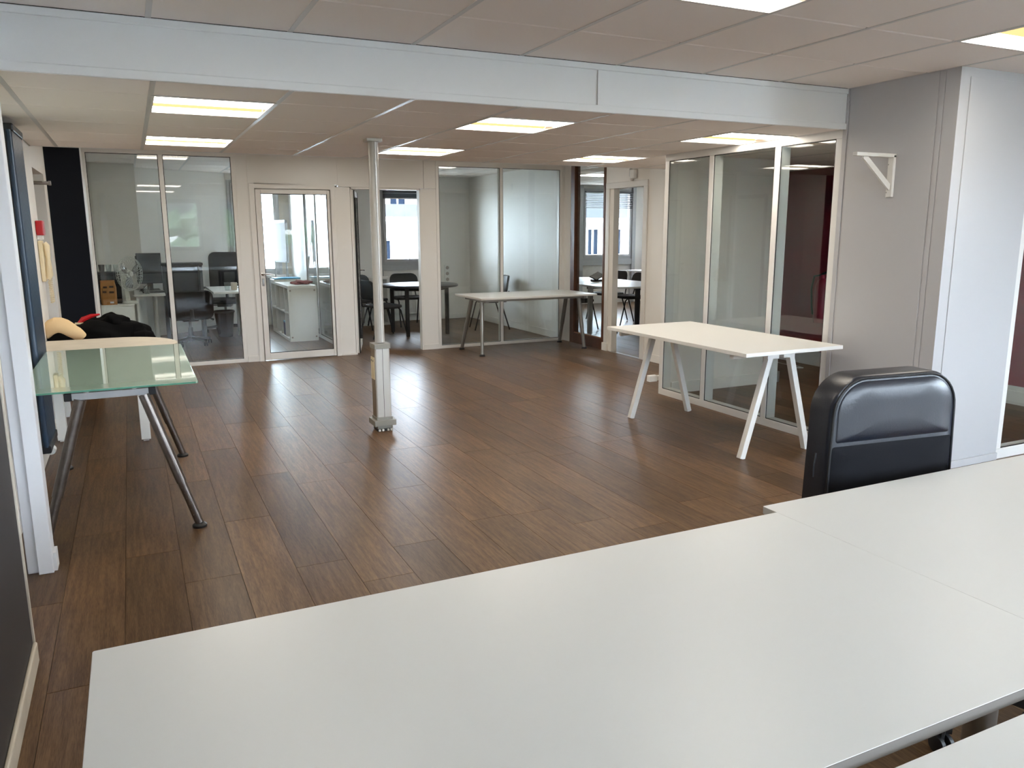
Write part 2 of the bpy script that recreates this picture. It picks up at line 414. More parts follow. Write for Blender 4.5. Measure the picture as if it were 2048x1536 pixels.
# --- white doorway jamb past the charcoal wall
jm = struct('door_1', B(-.49, -.43, 3.875, 3.98, 0, ZN), 'coolwhite', 'white stepped door jamb between charcoal wall and radiator', 'door', bevel=.003)
B(-.535, -.49, 3.905, 3.98, 0, ZN).build('door_stop', 'coolwhite', jm, bevel=.003)
B(-.432, -.418, 3.90, 3.985, 0, .085).build('plinth_block', 'coolwhite', jm)
lf = B(-.60, -.552, 3.07, 3.88, .005, 2.05).build('door_leaf', 'coolwhite', jm, bevel=.003)
for z in (.22, 1.0, 1.8):
    B(-.552, -.536, 3.80, 3.905, z, z+.09).build('hinge', 'coolwhite', jm, bevel=.004)
struct('wall_doorway', B(-.73, -.61, 3.0, 3.98, 0, ZN), 'joint', 'dark gap behind the white door leaf')
# --- left wall with recess
lw_ = struct('wall_left', B(-.75, -.63, 3.98, 7.27, 0, ZL+.2), 'paint', 'cream-lit white wall on the left behind the radiator and handset')
B(-.75, -.63, 7.27, 8.19, 2.0, ZF).build('recess_header', 'paint', lw_)
B(-.75, -.63, 8.19, 8.5, 0, ZF).build('recess_end', 'paint', lw_)
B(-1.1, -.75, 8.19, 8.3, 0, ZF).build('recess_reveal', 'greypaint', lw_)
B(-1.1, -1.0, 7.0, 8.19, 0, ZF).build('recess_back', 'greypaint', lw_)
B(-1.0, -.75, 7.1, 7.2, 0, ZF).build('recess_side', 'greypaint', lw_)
struct('baseboard_far_left', B(-.63, -.616, 4.0, 7.27, 0, .10), 'paint', 'white baseboard running under the radiator wall', 'baseboard', bevel=.004)
struct('wall_navy', B(-.63, -.345, 8.45, 8.53, 0, ZF), 'navy', 'narrow very dark navy wall beside the left glass office')
rt = struct('wall_return', B(-.46, -.37, 8.53, YF, 0, ZF), 'paint', 'white side return between navy wall and glass office')
B(-.37, -.36, 8.9, 9.5, 0, 2.04).build('door_casing', 'white', rt, bevel=.003)

# --- glazed partition builder (frame + pane + gasket) in a wall plane
def glazing(name, label, axis, plane, a0, a1, z0, z1, posts, fw=.05, depth=.08, top=None, bot=None, fm='white', side=1, paneoff=.012, gk='gasket', offset_back=0):
    """axis 'x': pane spans X at Y=plane, camera side is -Y; axis 'y': spans Y at X=plane, camera side -X"""
    t = thing(name, ((a0+a1)/2, plane, 0) if axis == 'x' else (plane, (a0+a1)/2, 0), label, 'glass wall', kind='structure')
    ox, oy = t.location.x, t.location.y
    def bx(u0, u1, d0, d1, w0, w1):
        return B(u0-ox, u1-ox, plane+d0-oy, plane+d1-oy, w0, w1) if axis == 'x' else B(plane+d0-ox, plane+d1-ox, u0-oy, u1-oy, w0, w1)
    top = top or fw; bot = bot or fw
    bx(a0, a1, 0, depth, z0, z0+bot).build('bottom_rail', fm, t, bevel=.003)
    bx(a0, a1, 0, depth, z1-top, z1).build('top_rail', fm, t, bevel=.003)
    edges = [a0]+posts+[a1]
    ps = []
    for p in [(a0, a0+fw)]+[(q-fw/2, q+fw/2) for q in posts]+[(a1-fw, a1)]:
        bx(p[0], p[1], 0, depth, z0+bot, z1-top).build('post', fm, t, bevel=.003); ps.append(p)
    for i in range(len(ps)-1):
        u0, u1, w0, w1 = ps[i][1], ps[i+1][0], z0+bot, z1-top
        pn = bx(u0, u1, paneoff, paneoff+.006, w0, w1).build('pane', 'pane', t)
        g = .006; d0, d1 = paneoff-.004, paneoff-.0005
        gb = MB()
        for q in ((u0,u1,d0,d1,w0,w0+g),(u0,u1,d0,d1,w1-g,w1),(u0,u0+g,d0,d1,w0+g,w1-g),(u1-g,u1,d0,d1,w0+g,w1-g)):
            r = bx(*q); i_ = len(gb.v); gb.v += r.v; gb.f += [tuple(i_+a for a in f) for f in r.f]
        gb.build('gasket', gk, pn)
    return t
# far partition: left office glass
glazing('window_1', 'tall two-pane glass office wall on the left, fan and chairs behind', 'x', YF, -.385, 1.14, 0, ZF, [.375], fw=.045, top=.08, bot=.045)
wf = struct('wall_far', B(1.14, 1.27, YF, YF+.08, 0, ZF), 'white', 'cream-white office panels around the two far doors')
def panel(x0, x1, z0, z1): B(x0+.002, x1-.002, YF, YF+.08, z0+.002, z1-.002).build('panel', 'white', wf, bevel=.003)
panel(1.27, 2.29, 2.04, ZF); panel(2.29, 3.36, 2.02, ZF); panel(2.245, 2.43, 0, 2.02); panel(3.31, 3.52, 0, 2.02); panel(3.36, 3.52, 2.02, ZF)
B(1.262, 1.278, YF-.006, YF, 0, ZF).build('joint_strip', 'white', wf)
B(2.285, 2.297, YF-.005, YF, 2.04, ZF).build('joint_strip', 'white', wf)
B(1.14, 1.27, YF-.012, YF, 0, .07).build('skirting', 'white', wf, bevel=.003)
B(3.31, 3.52, YF-.012, YF, 0, .07).build('skirting', 'white', wf, bevel=.003)
B(2.25, 2.43, YF-.01, YF, 0, .02).build('skirting', 'white', wf)
# closed glass door
d = thing('door_2', (1.27, YF, 0), 'white framed glass door with chrome handle, cube shelf behind it', 'door', kind='structure')
fr = MB()
for q in ((0,.055,0,2.04),(.92,.975,0,2.04),(.055,.92,1.985,2.04)): fr.box(q[0],q[1],-.02,.08,q[2],q[3])
for q in ((.05,.075,0,2.0),(.90,.925,0,2.0),(.05,.925,1.965,2.0)): fr.box(q[0],q[1],.032,.075,q[2],q[3])
fr.build('door_frame', 'white', d, bevel=.004)
lfm = MB()
for q in ((.065,.125,.012,1.975),(.88,.91,.012,1.975),(.125,.88,.012,.09),(.125,.88,1.93,1.975)): lfm.box(q[0],q[1],-.012,.03,q[2],q[3])
lfm.build('leaf_frame', 'white', d, bevel=.004)
pn = B(.125, .88, .004, .010, .09, 1.93).build('pane', 'pane', d)
gb = MB()
for q in ((.125,.88,.09,.097),(.125,.88,1.923,1.93),(.125,.132,.097,1.923),(.873,.88,.097,1.923)): gb.box(q[0],q[1],-.006,.0035,q[2],q[3])
gb.build('gasket', 'gasket', pn)
hd = MB().lathe([(.016,0),(.018,.006),(.008,.012),(.008,.045)], (.095,-.012,1.02), 12, 'y')
hd.v = [(x, -.012-(y+.012), z) for x,y,z in hd.v]
hd.tube([(.095,-.052,1.02),(.13,-.056,1.02),(.21,-.05,1.012)], [.008,.010,.007], 10)
hd.build('handle', 'chrome', d, smooth=True)
B(.082, .108, -.018, -.012, .88, .97).build('lock_plate', 'chrome', d, bevel=.006)
# doorway with open glazed leaf
d = thing('door_3', (2.445, YF+.03, 0), 'open glazed door swung into the office with the round black table', 'door', rz=math.radians(73), kind='structure')
lfm = MB()
for q in ((0,.05,.012,1.99),(.80,.85,.012,1.99),(.05,.80,.012,.09),(.05,.80,1.93,1.99)): lfm.box(q[0],q[1],-.04,0,q[2],q[3])
lfm.build('leaf_frame', 'white', d, bevel=.004)
gk = MB()
for q in ((.044,.052,.09,1.93),(.80,.808,.09,1.93)): gk.box(q[0],q[1],-.043,.003,q[2],q[3])
gk.box(-.002,.004,-.045,-.030,.012,1.99)
gk.box(.848,.852,-.045,-.03,.012,1.99)
gk.build('gasket', 'gasket', d)
B(.05, .80, -.023, -.017, .09, 1.93).build('pane', 'pane', d)
MB().tube([(.815,-.04,1.0),(.815,-.09,1.0),(.80,-.10,1.0),(.70,-.10,1.0)], .009, 8).build('handle', 'chrome', d, smooth=True)
dfr = struct('door_4', B(2.43, 2.445, YF-.005, YF+.09, 0, 2.02), 'white', 'white lining of the open far doorway', 'door')
B(3.295, 3.31, YF-.005, YF+.09, 0, 2.02).build('lining', 'white', dfr)
B(2.43, 3.31, YF-.005, YF+.09, 2.0, 2.02).build('lining', 'white', dfr)
# two-pane glass right of the doorway
glazing('window_2', 'two-pane glass wall behind the small white desk', 'x', YF, 3.52, 5.335, 0, ZF, [4.425], fw=.04, top=.10, bot=.04, fm='white', gk='gasket')
struct('wall_post', B(5.335, XC, YF-.0, YF+.08, 0, ZF), 'white', 'narrow white corner post between glass wall and brown frame')
# meeting-room wall at X = XC : brown window, casing, doorway
bw = thing('window_3', (XC, 8.98, 0), 'brown wood framed tall window into the meeting room', 'window', kind='structure')
B(-.0,.08,.39,.44,0,ZF).build('stile', 'white', bw)
for q in ((.29,.39,0,ZF),(-.46,-.42,0,ZF)): B(-.015,.07,q[0],q[1],q[2],q[3]).build('stile', 'brown', bw, bevel=.003)
B(-.015,.07,-.42,.29,0,.14).build('bottom_rail', 'brown', bw, bevel=.003)
B(-.015,.07,-.42,.29,2.33,ZF).build('top_rail', 'brown', bw, bevel=.003)
B(.01,.016,-.42,.29,.14,2.33).build('pane', 'pane', bw)
B(-.002,.01,-.42,.29,.14,.15).build('bead', 'oak', bw)
B(0,.08,.44,.58,0,ZF).build('filler', 'white', bw)
wm = struct('wall_meeting', B(XC, XC+.08, 8.34, 8.52, 0, ZF), 'paint', 'cream wall with a doorway into the meeting room')
B(XC, XC+.08, 7.68, 8.34, 2.0, ZF).build('header', 'paint', wm)
B(XC, XC+.08, 5.98, 7.68, 0, ZF).build('wall_length', 'paint', wm)
B(XC-.018, XC, 8.42, 8.50, 0, 2.0).build('casing', 'white', wm, bevel=.004)
B(XC-.018, XC, 7.62, 7.70, 0, 2.0).build('casing', 'white', wm, bevel=.004)
B(XC-.018, XC, 7.62, 8.50, 2.0, 2.07).build('casing', 'white', wm, bevel=.004)
B(XC-.03, XC, 8.40, 8.52, 0, .10).build('plinth_block', 'paint', wm, bevel=.004)
B(XC-.014, XC, 5.98, 7.62, 0, .09).build('skirting', 'paint', wm, bevel=.004)
sd = B(XC+.01, XC+.05, 8.36, 8.42, 0.005, 2.0).build('sliding_door_edge', 'white', wm, bevel=.003)
B(XC+.005, XC+.011, 8.375, 8.40, .9, 1.06).build('lock_plate', 'alu', sd)
struct('trim_3', B(XC-.02, XC+.02, 7.70, 8.34, 0, .006), 'alu', 'metal threshold strip of the meeting room doorway', 'threshold')
# right glass partition (X = XR)
glazing('window_4', 'three-pane white framed glass partition behind the trestle table', 'y', XR, 3.975, 5.93, 0, ZL, [4.565, 5.305], fw=.055, top=.055, bot=.06, depth=.10, paneoff=.008)
wr = struct('wall_right', B(XR, XR+.1, 3.25, 3.975, 0, ZN), 'pier', 'shiny white panelled pier wall with the shelf bracket')
B(XR-.004, XR, 3.295, 3.93, .0, ZN-.002).build('panel', 'pier', wr, bevel=.002)
B(XR-.004, XR, 3.255, 3.288, .0, ZN-.002).build('corner_panel', 'pier', wr, bevel=.002)
B(XR-.006, XR, 3.94, 3.975, .0, ZN-.002).build('edge_strip', 'pier', wr, bevel=.002)
wq = struct('wall_front_right', B(XR-.004, 5.06, 3.16, 3.25, 0, ZN), 'pier', 'bright white wall facing the camera at the right edge')
B(XR+.08, 5.03, 3.155, 3.16, .06, ZN-.05).build('panel', 'pier', wq, bevel=.002)
B(XR, 5.06, 3.148, 3.16, 0, .05).build('skirting', 'pier', wq, bevel=.003)
glazing('window_5', 'white framed glass panel at the far right edge, red wall behind', 'x', 3.16, 5.06, 6.95, 0, ZN, [6.0], fw=.045, bot=.07, top=.05)
wfr = struct('wall_far_right', B(6.95, 7.05, YB, 3.25, 0, 1.05), 'paint', 'white wall beyond the right edge with added daylight openings')
B(6.95, 7.05, YB, 3.25, 2.30, ZN+.15).build('lintel', 'paint', wfr)
SW = [(-2.2, -1.0), (-.6, .6)]  # unseen side windows, added to bring more daylight onto desks and ceiling
ys_ = [YB]+[v for q in SW for v in q]+[3.25]
for i in range(0, len(ys_), 2): B(6.95, 7.05, ys_[i], ys_[i+1], 1.05, 2.30).build('pier', 'paint', wfr)
rw = struct('wall_red', B(6.85, 6.95, 3.25, 7.3, 0, ZL), 'red', 'dark red corridor wall seen through the right glass')
B(6.83, 6.85, 3.25, 7.3, 0, .12).build('skirting', 'white', rw, bevel=.004)
B(6.838, 6.85, 3.25, 7.3, .12, .16).build('skirting_cap', 'white', rw)
wz = struct('wall_corridor', B(XR+.1, 5.76, 5.88, 5.98, 0, ZL), 'paint', 'white wall standing behind the right glass partition')
B(5.66, 5.76, 5.98, 7.2, 0, ZL).build('wall_length', 'paint', wz)
B(XR+.1, 5.78, 5.862, 5.88, 0, .11).build('skirting', 'paint', wz, bevel=.004)
B(5.66, 5.778, 5.862, 5.9, 0, .11).build('skirting', 'paint', wz, bevel=.004)
struct('wall_corridor_end', B(5.45, 10.1, 7.2, 7.3, 0, ZF), 'paint', 'end wall of the red corridor')
# wall behind the camera with windows
wb = struct('wall_back', B(-.63, 7.05, YB-.12, YB, 0, 1.05), 'paint', 'white window wall behind the camera')
B(-.63, 7.05, YB-.12, YB, 2.30, ZN+.15).build('lintel', 'paint', wb)
BW = [(.69, 1.69), (2.15, 3.15), (3.61, 4.61), (5.07, 6.07)]
xs = [-.63]+[v for q in BW for v in q]+[7.05]
for i in range(0, len(xs), 2): B(xs[i], xs[i+1], YB-.12, YB, 1.05, 2.30).build('pier', 'paint', wb)
nwin = 6
def ext_window(x0, x1, y, z0, z1, label, blind=None, handle=True, rz=None, split=None):
    """aluminium exterior window in a wall whose room side is -Y (y = room face)"""
    global nwin
    t = thing('window_%d' % nwin, (x0, y, z0), label, 'window', kind='structure'); nwin += 1
    if rz: t.rotation_euler = (0,0,rz)
    W_, H_ = x1-x0, z1-z0
    fr = MB()
    for q in ((0,.05,0,H_),(W_-.05,W_,0,H_),(.05,W_-.05,0,.05),(.05,W_-.05,H_-.05,H_)): fr.box(q[0],q[1],-.03,.07,q[2],q[3])
    fr.build('frame', 'alugrey', t, bevel=.004)
    s_ = MB(); e = .05
    for q in ((e,e+.045,e,H_-e),(W_-e-.045,W_-e,e,H_-e),(e+.045,W_-e-.045,e,e+.045),(e+.045,W_-e-.045,H_-e-.045,H_-e)): s_.box(q[0],q[1],-.045,.03,q[2],q[3])
    sa = s_.build('sash', 'alu', t, bevel=.004)
    B(e+.045, W_-e-.045, -.003, .003, e+.045, H_-e-.045).build('pane', 'winpane', t)
    if handle:
        MB().tube([(W_*.5,-.045,e+.02),(W_*.5,-.08,e+.03),(W_*.5+.02,-.085,e+.14)], .007, 8).build('handle', 'alu', sa, smooth=True)
        B(e-.02, e+.02, -.06, -.04, H_*.5-.05, H_*.5+.05).build('hinge', 'alugrey', sa)
    if blind:
        n_ = 9
        bl = B(e, W_-e, -.11, -.06, H_-e-.03, H_-e).build('blind_head', 'blind', t)
        for k in range(n_):
            z = H_-e-.045-k*blind/n_
            o = MB().bar((e,-.085,z),(W_-e,-.085,z), .04, .003, (0,.5,1)).build('blind_slat', 'blind', bl)
    return t
for i, (a, b) in enumerate(BW):
    t = ext_window(0, b-a, 0, 1.05, 2.30, ['window behind the camera nearest the charcoal wall', 'second window behind the camera', 'third window behind the camera', 'window behind the camera farthest from the charcoal wall'][i], handle=False)
    t.location = (b, YB-.0, 1.05); t.rotation_euler = (0,0,PI)

for i, (a, b) in enumerate(SW):
    t = ext_window(0, b-a, 0, 1.05, 2.30, ['added daylight window beyond the right edge, farthest back', 'added daylight window beyond the right edge, nearer one'][i], handle=False)
    t.location = (6.95, b, 1.05); t.rotation_euler = (0,0,-PI/2)

# ================================================================== FAR OFFICES (shells)
wa = struct('wall_office_left', B(-.55, -.42, YF+.08, 12.0, 0, ZF), 'paint', 'left side wall inside the left glass office')
bd = MB()
for q in ((9.75,9.80,0,2.06),(10.55,10.62,0,2.06),(9.80,10.55,2.0,2.06)): bd.box(-.42,-.395,q[0],q[1],q[2],q[3])
bd.build('door_casing', 'brown', wa, bevel=.003)
B(-.42, -.405, 9.80, 10.55, 0, 2.0).build('door_leaf', 'paint', wa)
struct('wall_pillar', B(-.55, .14, 12.0, 12.75, 0, ZF), 'paint', 'broad pale pillar in the back corner of the left office')
def slant(p, q, z0, z1, th=.1):
    p, q = Vector((*p,0)), Vector((*q,0)); d = (q-p).normalized(); n_ = Vector((-d.y,d.x,0))*th
    return MB().prism([(p.x,p.y),(q.x,q.y),(q.x+n_.x,q.y+n_.y),(p.x+n_.x,p.y+n_.y)], z0, z1)
ws = struct('wall_slanted', slant((.14,12.62),(1.42,13.36),0,ZF), 'paint', 'white slanted back wall of the left glass office')
slant((.14,12.60),(1.42,13.34),0,.1,.02).build('skirting', 'paint', ws)
wo = struct('wall_office_back', B(1.36, 3.1, 13.36, 13.5, 0, .82), 'paint', 'window wall at the back of the left office')
B(1.36, 3.1, 13.36, 13.5, 2.3, ZF+.1).build('lintel', 'paint', wo)
B(2.22, 2.46, 13.34, 13.5, .82, 2.3).build('mullion_post', 'cream', wo)
B(3.02, 3.1, 13.36, 13.5, .82, 2.3).build('pier', 'paint', wo)
B(1.40, 1.44, 13.36, 13.5, .82, 2.3).build('pier', 'paint', wo)
B(1.44, 2.30, 13.16, 13.36, .78, .815).build('sill_board', 'white', wo, bevel=.004)
B(2.0, 2.06, 13.30, 13.36, 0, .78).build('frame_leg', 'alugrey', wo)
ext_window(1.44, 2.22, 13.36, .82, 2.3, 'aluminium window behind the glass door with pale buildings outside')
ext_window(2.46, 3.02, 13.36, .82, 2.3, 'narrow aluminium window behind the flip chart')
# glazed divider between the two offices
glazing('window_20', 'glass divider between the cube shelf and the round table office', 'y', 2.375, 9.66, 12.2, 0, ZF, [10.6, 11.4], fw=.045, depth=.06)
struct('wall_divider', B(2.375, 2.435, 12.2, 13.36, 0, ZF), 'paint', 'short solid end of the divider between two far offices')
# round-table office
wbk = struct('wall_round_back', B(2.435, 3.74, 12.92, 13.02, 0, ZF), 'paint', 'white back wall of the office with the round table')
B(3.74, 4.72, 12.92, 13.02, 0, .95).build('apron', 'paint', wbk)
B(3.74, 4.72, 12.92, 13.02, 2.2, ZF).build('lintel', 'paint', wbk)
B(4.72, 5.45, 12.92, 13.02, 0, ZF).build('pier', 'paint', wbk)
B(3.72, 3.78, 12.86, 12.92, 0, .95).build('frame_leg', 'alugrey', wbk)
B(3.72, 4.74, 12.87, 12.92, .86, .95).build('sill', 'alugrey', wbk, bevel=.004)
B(4.72, 5.37, 12.9, 12.92, 0, .08).build('skirting', 'paint', wbk)
ext_window(3.76, 4.70, 12.92, .95, 2.2, 'large aluminium window behind the round black table, white building outside', blind=.08)
wrr = struct('wall_round_right', B(XC-.01, XC+.07, YF+.08, 12.92, 0, ZF), 'paint', 'white side wall seen through the glass behind the small desk')
B(XC-.024, XC-.01, YF+.08, 12.92, 0, .10).build('skirting', 'paint', wrr, bevel=.004)
# meeting room
wmb = struct('wall_meeting_back', B(XC, 8.36, 14.2, 14.3, 0, ZF), 'paint', 'back wall of the meeting room around the blinded window')
B(8.36, 9.60, 14.2, 14.3, 0, .92).build('apron', 'paint', wmb)
B(8.36, 9.60, 14.2, 14.3, 2.34, ZF+.1).build('lintel', 'paint', wmb)
B(9.60, 10.1, 14.2, 14.3, 0, ZF).build('pier', 'paint', wmb)
B(8.30, 8.38, 14.14, 14.2, 0, ZF).build('frame_leg', 'alugrey', wmb)
B(9.58, 9.66, 14.14, 14.2, 0, ZF).build('frame_leg', 'alugrey', wmb)
B(8.38, 9.58, 14.15, 14.2, .80, .92).build('sill', 'alugrey', wmb, bevel=.004)
ext_window(8.36, 9.60, 14.2, .92, 2.34, 'aluminium window with a raised blind behind the meeting table', blind=.32)
struct('wall_meeting_right', B(10.0, 10.1, 7.3, 14.2, 0, ZF), 'paint', 'far right wall of the meeting room')
struct('wall_meeting_left', B(XC+.07, XC+.09, 12.9, 14.2, 0, ZF), 'paint', 'left rear wall of the meeting room')
struct('wall_outer_left', B(-1.2, -1.1, 7.0, 9.64, 0, ZF+.1), 'paint', 'outer wall behind the navy wall')
struct('wall_outer_back', B(-1.2, -.46, 9.5, 9.6, 0, ZF+.1), 'paint', 'closing wall behind the navy wall')

struct('wall_roof', MB().prism([(-1.4,YB-.2),(7.05,YB-.2),(7.05,3.15),(10.3,3.15),(10.3,14.6),(-1.4,14.6)], ZN+.16, ZN+.26), 'joint', 'concrete slab above the ceilings', 'slab')
struct('wall_shell_near', B(7.05, 10.15, 3.15, 3.3, -.1, ZN+.16), 'joint', 'outer masonry beyond the end wall', 'wall')
struct('wall_shell_left', B(-1.4, -1.25, YB-.2, 14.6, -.1, ZN+.16), 'joint', 'outer masonry on the left', 'wall')
struct('wall_shell_right', B(10.15, 10.3, 3.15, 14.6, -.1, ZN+.16), 'joint', 'outer masonry on the far right', 'wall')
struct('wall_shell_gap', B(5.3, 10.1, 14.3, 14.45, ZF+.1, ZN+.16), 'joint', 'masonry over the meeting room window', 'wall')
struct('wall_shell_back', B(-1.25, 5.45, 13.5, 13.65, 2.3, ZN+.16), 'joint', 'masonry over the far office windows', 'wall')
struct('wall_shell_corner', B(-1.25, 1.42, 13.4, 13.6, -.1, ZN+.16), 'joint', 'masonry behind the slanted wall', 'wall')

# ================================================================== NEAR DESKS
def plain_desk(x0, y0, L, D, label, legs, top=.73):
    t = thing('desk', (x0, y0, 0), label, 'desk', group='white desks in the foreground')
    MB().prism(rrect(0, L, 0, D, .004, 2), top-.022, top).build('tabletop', 'desk', t, bevel=.0006, seg=1)
    B(.004, L-.004, -.0012, .0, top-.021, top-.001).build('edge_band', 'edgeshade', t)  # shade on the near edge, painted in as a grey strip
    fr = MB()
    fr.box(.10, L-.10, D*.5-.16, D*.5-.12, top-.06, top-.022); fr.box(.10, L-.10, D*.5+.12, D*.5+.16, top-.06, top-.022)
    fr.build('frame', 'lightsteel', t)
    for lx in legs:
        MB().box(lx-.03, lx+.03, .08, D-.08, top-.06, top-.03).build('cross_rail', 'lightsteel', t)
        for ly in (.12, D-.12):
            l = MB().tube([(lx, ly, top-.06), (lx, ly, .03)], .028, 14).build('leg', 'lightsteel', t, smooth=True)
            MB().lathe([(.034, 0), (.034, .012), (.02, .03)], (lx, ly, 0), 14).build('foot', 'black', l, smooth=True)
    return t
plain_desk(-.128, .725, 1.687, .835, 'long white desk filling the foreground, left one of the row', (.15, 1.53))
plain_desk(1.5594, .755, 1.685, .86, 'white desk on the right, its edge slightly behind the front desk', (.15, 1.53))
plain_desk(.62, -.15, 1.685, .835, 'white desk corner at the bottom right beyond a dark gap', (.15, 1.53), top=.725)

# ------------------------------------------------------------------ black leather chair with its back to the desk
def leather_chair(loc, rz):
    t = thing('office_chair', loc, 'black leather swivel chair tucked under the white desk on the right', 'chair', rz=rz)
    # local frame: chair faces +Y, back of the backrest at y=0
    def slab(x0, x1, z0, z1, rt, rb, y0, y1, puff, n=10, tap=0):
        """rounded upright cushion, puffed on its rear face"""
        pts = rrect(x0, x1, z0, z1, .001, 1)
        out = []
        for cx, cz, a0, r in ((x1-rt,z1-rt,0,rt),(x0+rt,z1-rt,90,rt),(x0+rb,z0+rb,180,rb),(x1-rb,z0+rb,270,rb)):
            for k in range(n+1):
                a = math.radians(a0+90*k/n); out.append((cx+r*math.cos(a), cz+r*math.sin(a)))
        mb = MB(); N = len(out); mx, mz = (x0+x1)/2, (z0+z1)/2
        rings = [(1.0,y1),(1.0,y0+.018),(.985,y0+.006),(.95,y0),(.7,y0-puff*.7),(.35,y0-puff)]
        for sc, yy in rings:
            for x, z in out: mb.v.append((mx+(x-mx)*sc+tap*(z-z1)*(1 if x>mx else -1)*-1, yy, mz+(z-mz)*sc))
        for q in range(len(rings)-1):
            for k in range(N): mb.f.append((q*N+k, q*N+(k+1)%N, (q+1)*N+(k+1)%N, (q+1)*N+k))
        mb.f.append(tuple(range(N-1,-1,-1))); mb.f.append(tuple(range((len(rings)-1)*N, len(rings)*N)))
        return mb
    bk = slab(-.258, .258, .45, 1.035, .12, .05, .012, .115, .0, tap=.03).build('backrest', 'leather', t, smooth=True)
    slab(-.246, .246, .815, 1.02, .11, .012, .008, .03, .012).build('upper_back_panel', 'leather', bk, smooth=True)
    slab(-.262, .262, .47, .812, .012, .03, .010, .03, .004).build('lower_back_panel', 'fabric', bk, smooth=True)
    pp = []
    for cx, cz, a0 in ((.131,.905,0),(-.131,.905,90)):
        for k in range(9):
            a = math.radians(a0+90*k/8); pp.append((cx+.122*math.cos(a), .012, cz+.122*math.sin(a)))
    pp = [(.268,.012,.5)]+pp+[(-.268,.012,.5)]
    MB().tube(pp, .004, 6).build('piping', 'black', bk, smooth=True)
    MB().tube([(-.282,.05,.78),(-.287,.05,.74),(-.287,.05,.70)], .004, 6).build('zip_pull', 'black', bk, smooth=True)
    MB().prism(rrect(-.26,.26,-.46,.05,.08), .40, .50).build('seat', 'leather', t, bevel=.025, seg=3)
    B(-.12,.12,-.32,-.08,.36,.40).build('mechanism', 'black', t, bevel=.01)
    B(-.04,.04,-.1,.12,.37,.42).build('back_bar', 'black', t, bevel=.008)
    MB().tube([(0,-.2,.12),(0,-.2,.37)], .027, 14).build('gas_column', 'black', t, smooth=True)
    star_base(t, 0, -.2)
    return t
def star_base(t, cx, cy, R=.31, m='black', nm='base'):
    st = MB().lathe([(.05,.06),(.05,.13)], (cx,cy,0), 14)
    for k in range(5):
        a = 2*PI*k/5+.3; st.bar((cx,cy,.105), (cx+R*math.cos(a),cy+R*math.sin(a),.075), .05, .03)
    b = st.build(nm, m, t)
    for k in range(5):
        a = 2*PI*k/5+.3; x, y = cx+R*math.cos(a), cy+R*math.sin(a)
        c = MB()
        for q in (-.016, .016):
            c.lathe([(.020,q-.010),(.027,q-.006),(.027,q+.006),(.020,q+.010)], (x,y,.0275), 12, 'x')
        c.tube([(x,y,.04),(x,y,.075)], .008, 6)
        c.build('caster', 'black', b, smooth=True)
leather_chair((2.25, 1.74, 0), math.radians(-6.6))

# ================================================================== GLASS DESK (left)
g = thing('glass_desk', (-.14, 4.92, 0), 'green frosted glass desk on splayed steel legs at the left', 'desk')
zt = .768
MB().prism(rrect(-.39, .39, -.75, .75, .012, 3), zt-.010, zt).build('glass_top', 'frosted', g, bevel=.001)
ge = MB()
ge.box(-.38,.38,-.752,-.7495,zt-.009,zt-.001); ge.box(.3895,.392,-.74,.74,zt-.009,zt-.001); ge.box(-.38,.38,.7495,.752,zt-.009,zt-.001); ge.box(-.392,-.3895,-.74,.74,zt-.009,zt-.001)
ge.build('glass_edge', 'glassedge', g)
for s in (-1, 1):
    y = s*.655
    rl = B(-.175,.165,y-.016,y+.016,zt-.062,zt-.028).build('cross_rail', 'alu', g, bevel=.002)
    for q in (-.19,.18): B(q-.017,q+.017,y-.018,y+.018,zt-.064,zt-.026).build('rail_end_cap', 'black', rl, bevel=.003)
    for q in (-.11,.10): MB().lathe([(.014,zt-.028),(.014,zt-.010)], (q,y,0), 12).build('glass_pad', 'whiteplastic', rl, smooth=True)
for q in (-.12, .12): B(q-.014,q+.014,-.64,.64,zt-.058,zt-.032).build('long_rail', 'alu', g)
for s in (-1, 1):
    for sx in (-1, 1):
        a = Vector((sx*.14, s*.67, zt-.06)); b = Vector((sx*.345, s*.725, .022)); mid = a.lerp(b, .67)
        l = MB().tube([a, mid], .0255, 16).build('leg', 'steel', g, smooth=True)
        MB().tube([mid, b], .021, 16).build('leg_extension', 'steel', l, smooth=True)
        MB().lathe([(.024,.022),(.036,.012),(.036,0)][::-1], (b.x,b.y,0), 18).build('foot', 'black', l, smooth=True)
        for k in range(6):
            p = mid.lerp(b, .12+.13*k); MB().tube([p+Vector((-.012,-.0185,-.003)), p+Vector((.006,-.0200,.001))], .0009, 4).build('height_mark', 'chrome', l)

# ------------------------------------------------------------------ white D-shaped table behind it
t = thing('side_table', (-.2, 6.1, 0), 'cream-white round-ended table pushed against the glass desk', 'table')
poly = [(-.40,-.13),(.42,-.13)]
for k in range(13):
    a = math.radians(-5+95*k/12); poly.append((.05+.40*math.cos(a), -.02+.46*math.sin(a)))
poly += [(-.40,.44)]
MB().prism(poly, .708, .73).build('tabletop', 'cream', t, bevel=.002)
B(-.34,.16,-.10,.30,.66,.708).build('frame', 'whiteplastic', t)
for lx, ly in ((.19,.12),(-.36,.36)):
    l = B(lx-.032,lx+.032,ly-.032,ly+.032,.012,.69).build('leg', 'tablewhite', t, bevel=.004)
    B(lx-.02,lx+.02,ly-.02,ly+.02,0,.012).build('foot', 'whiteplastic', l)

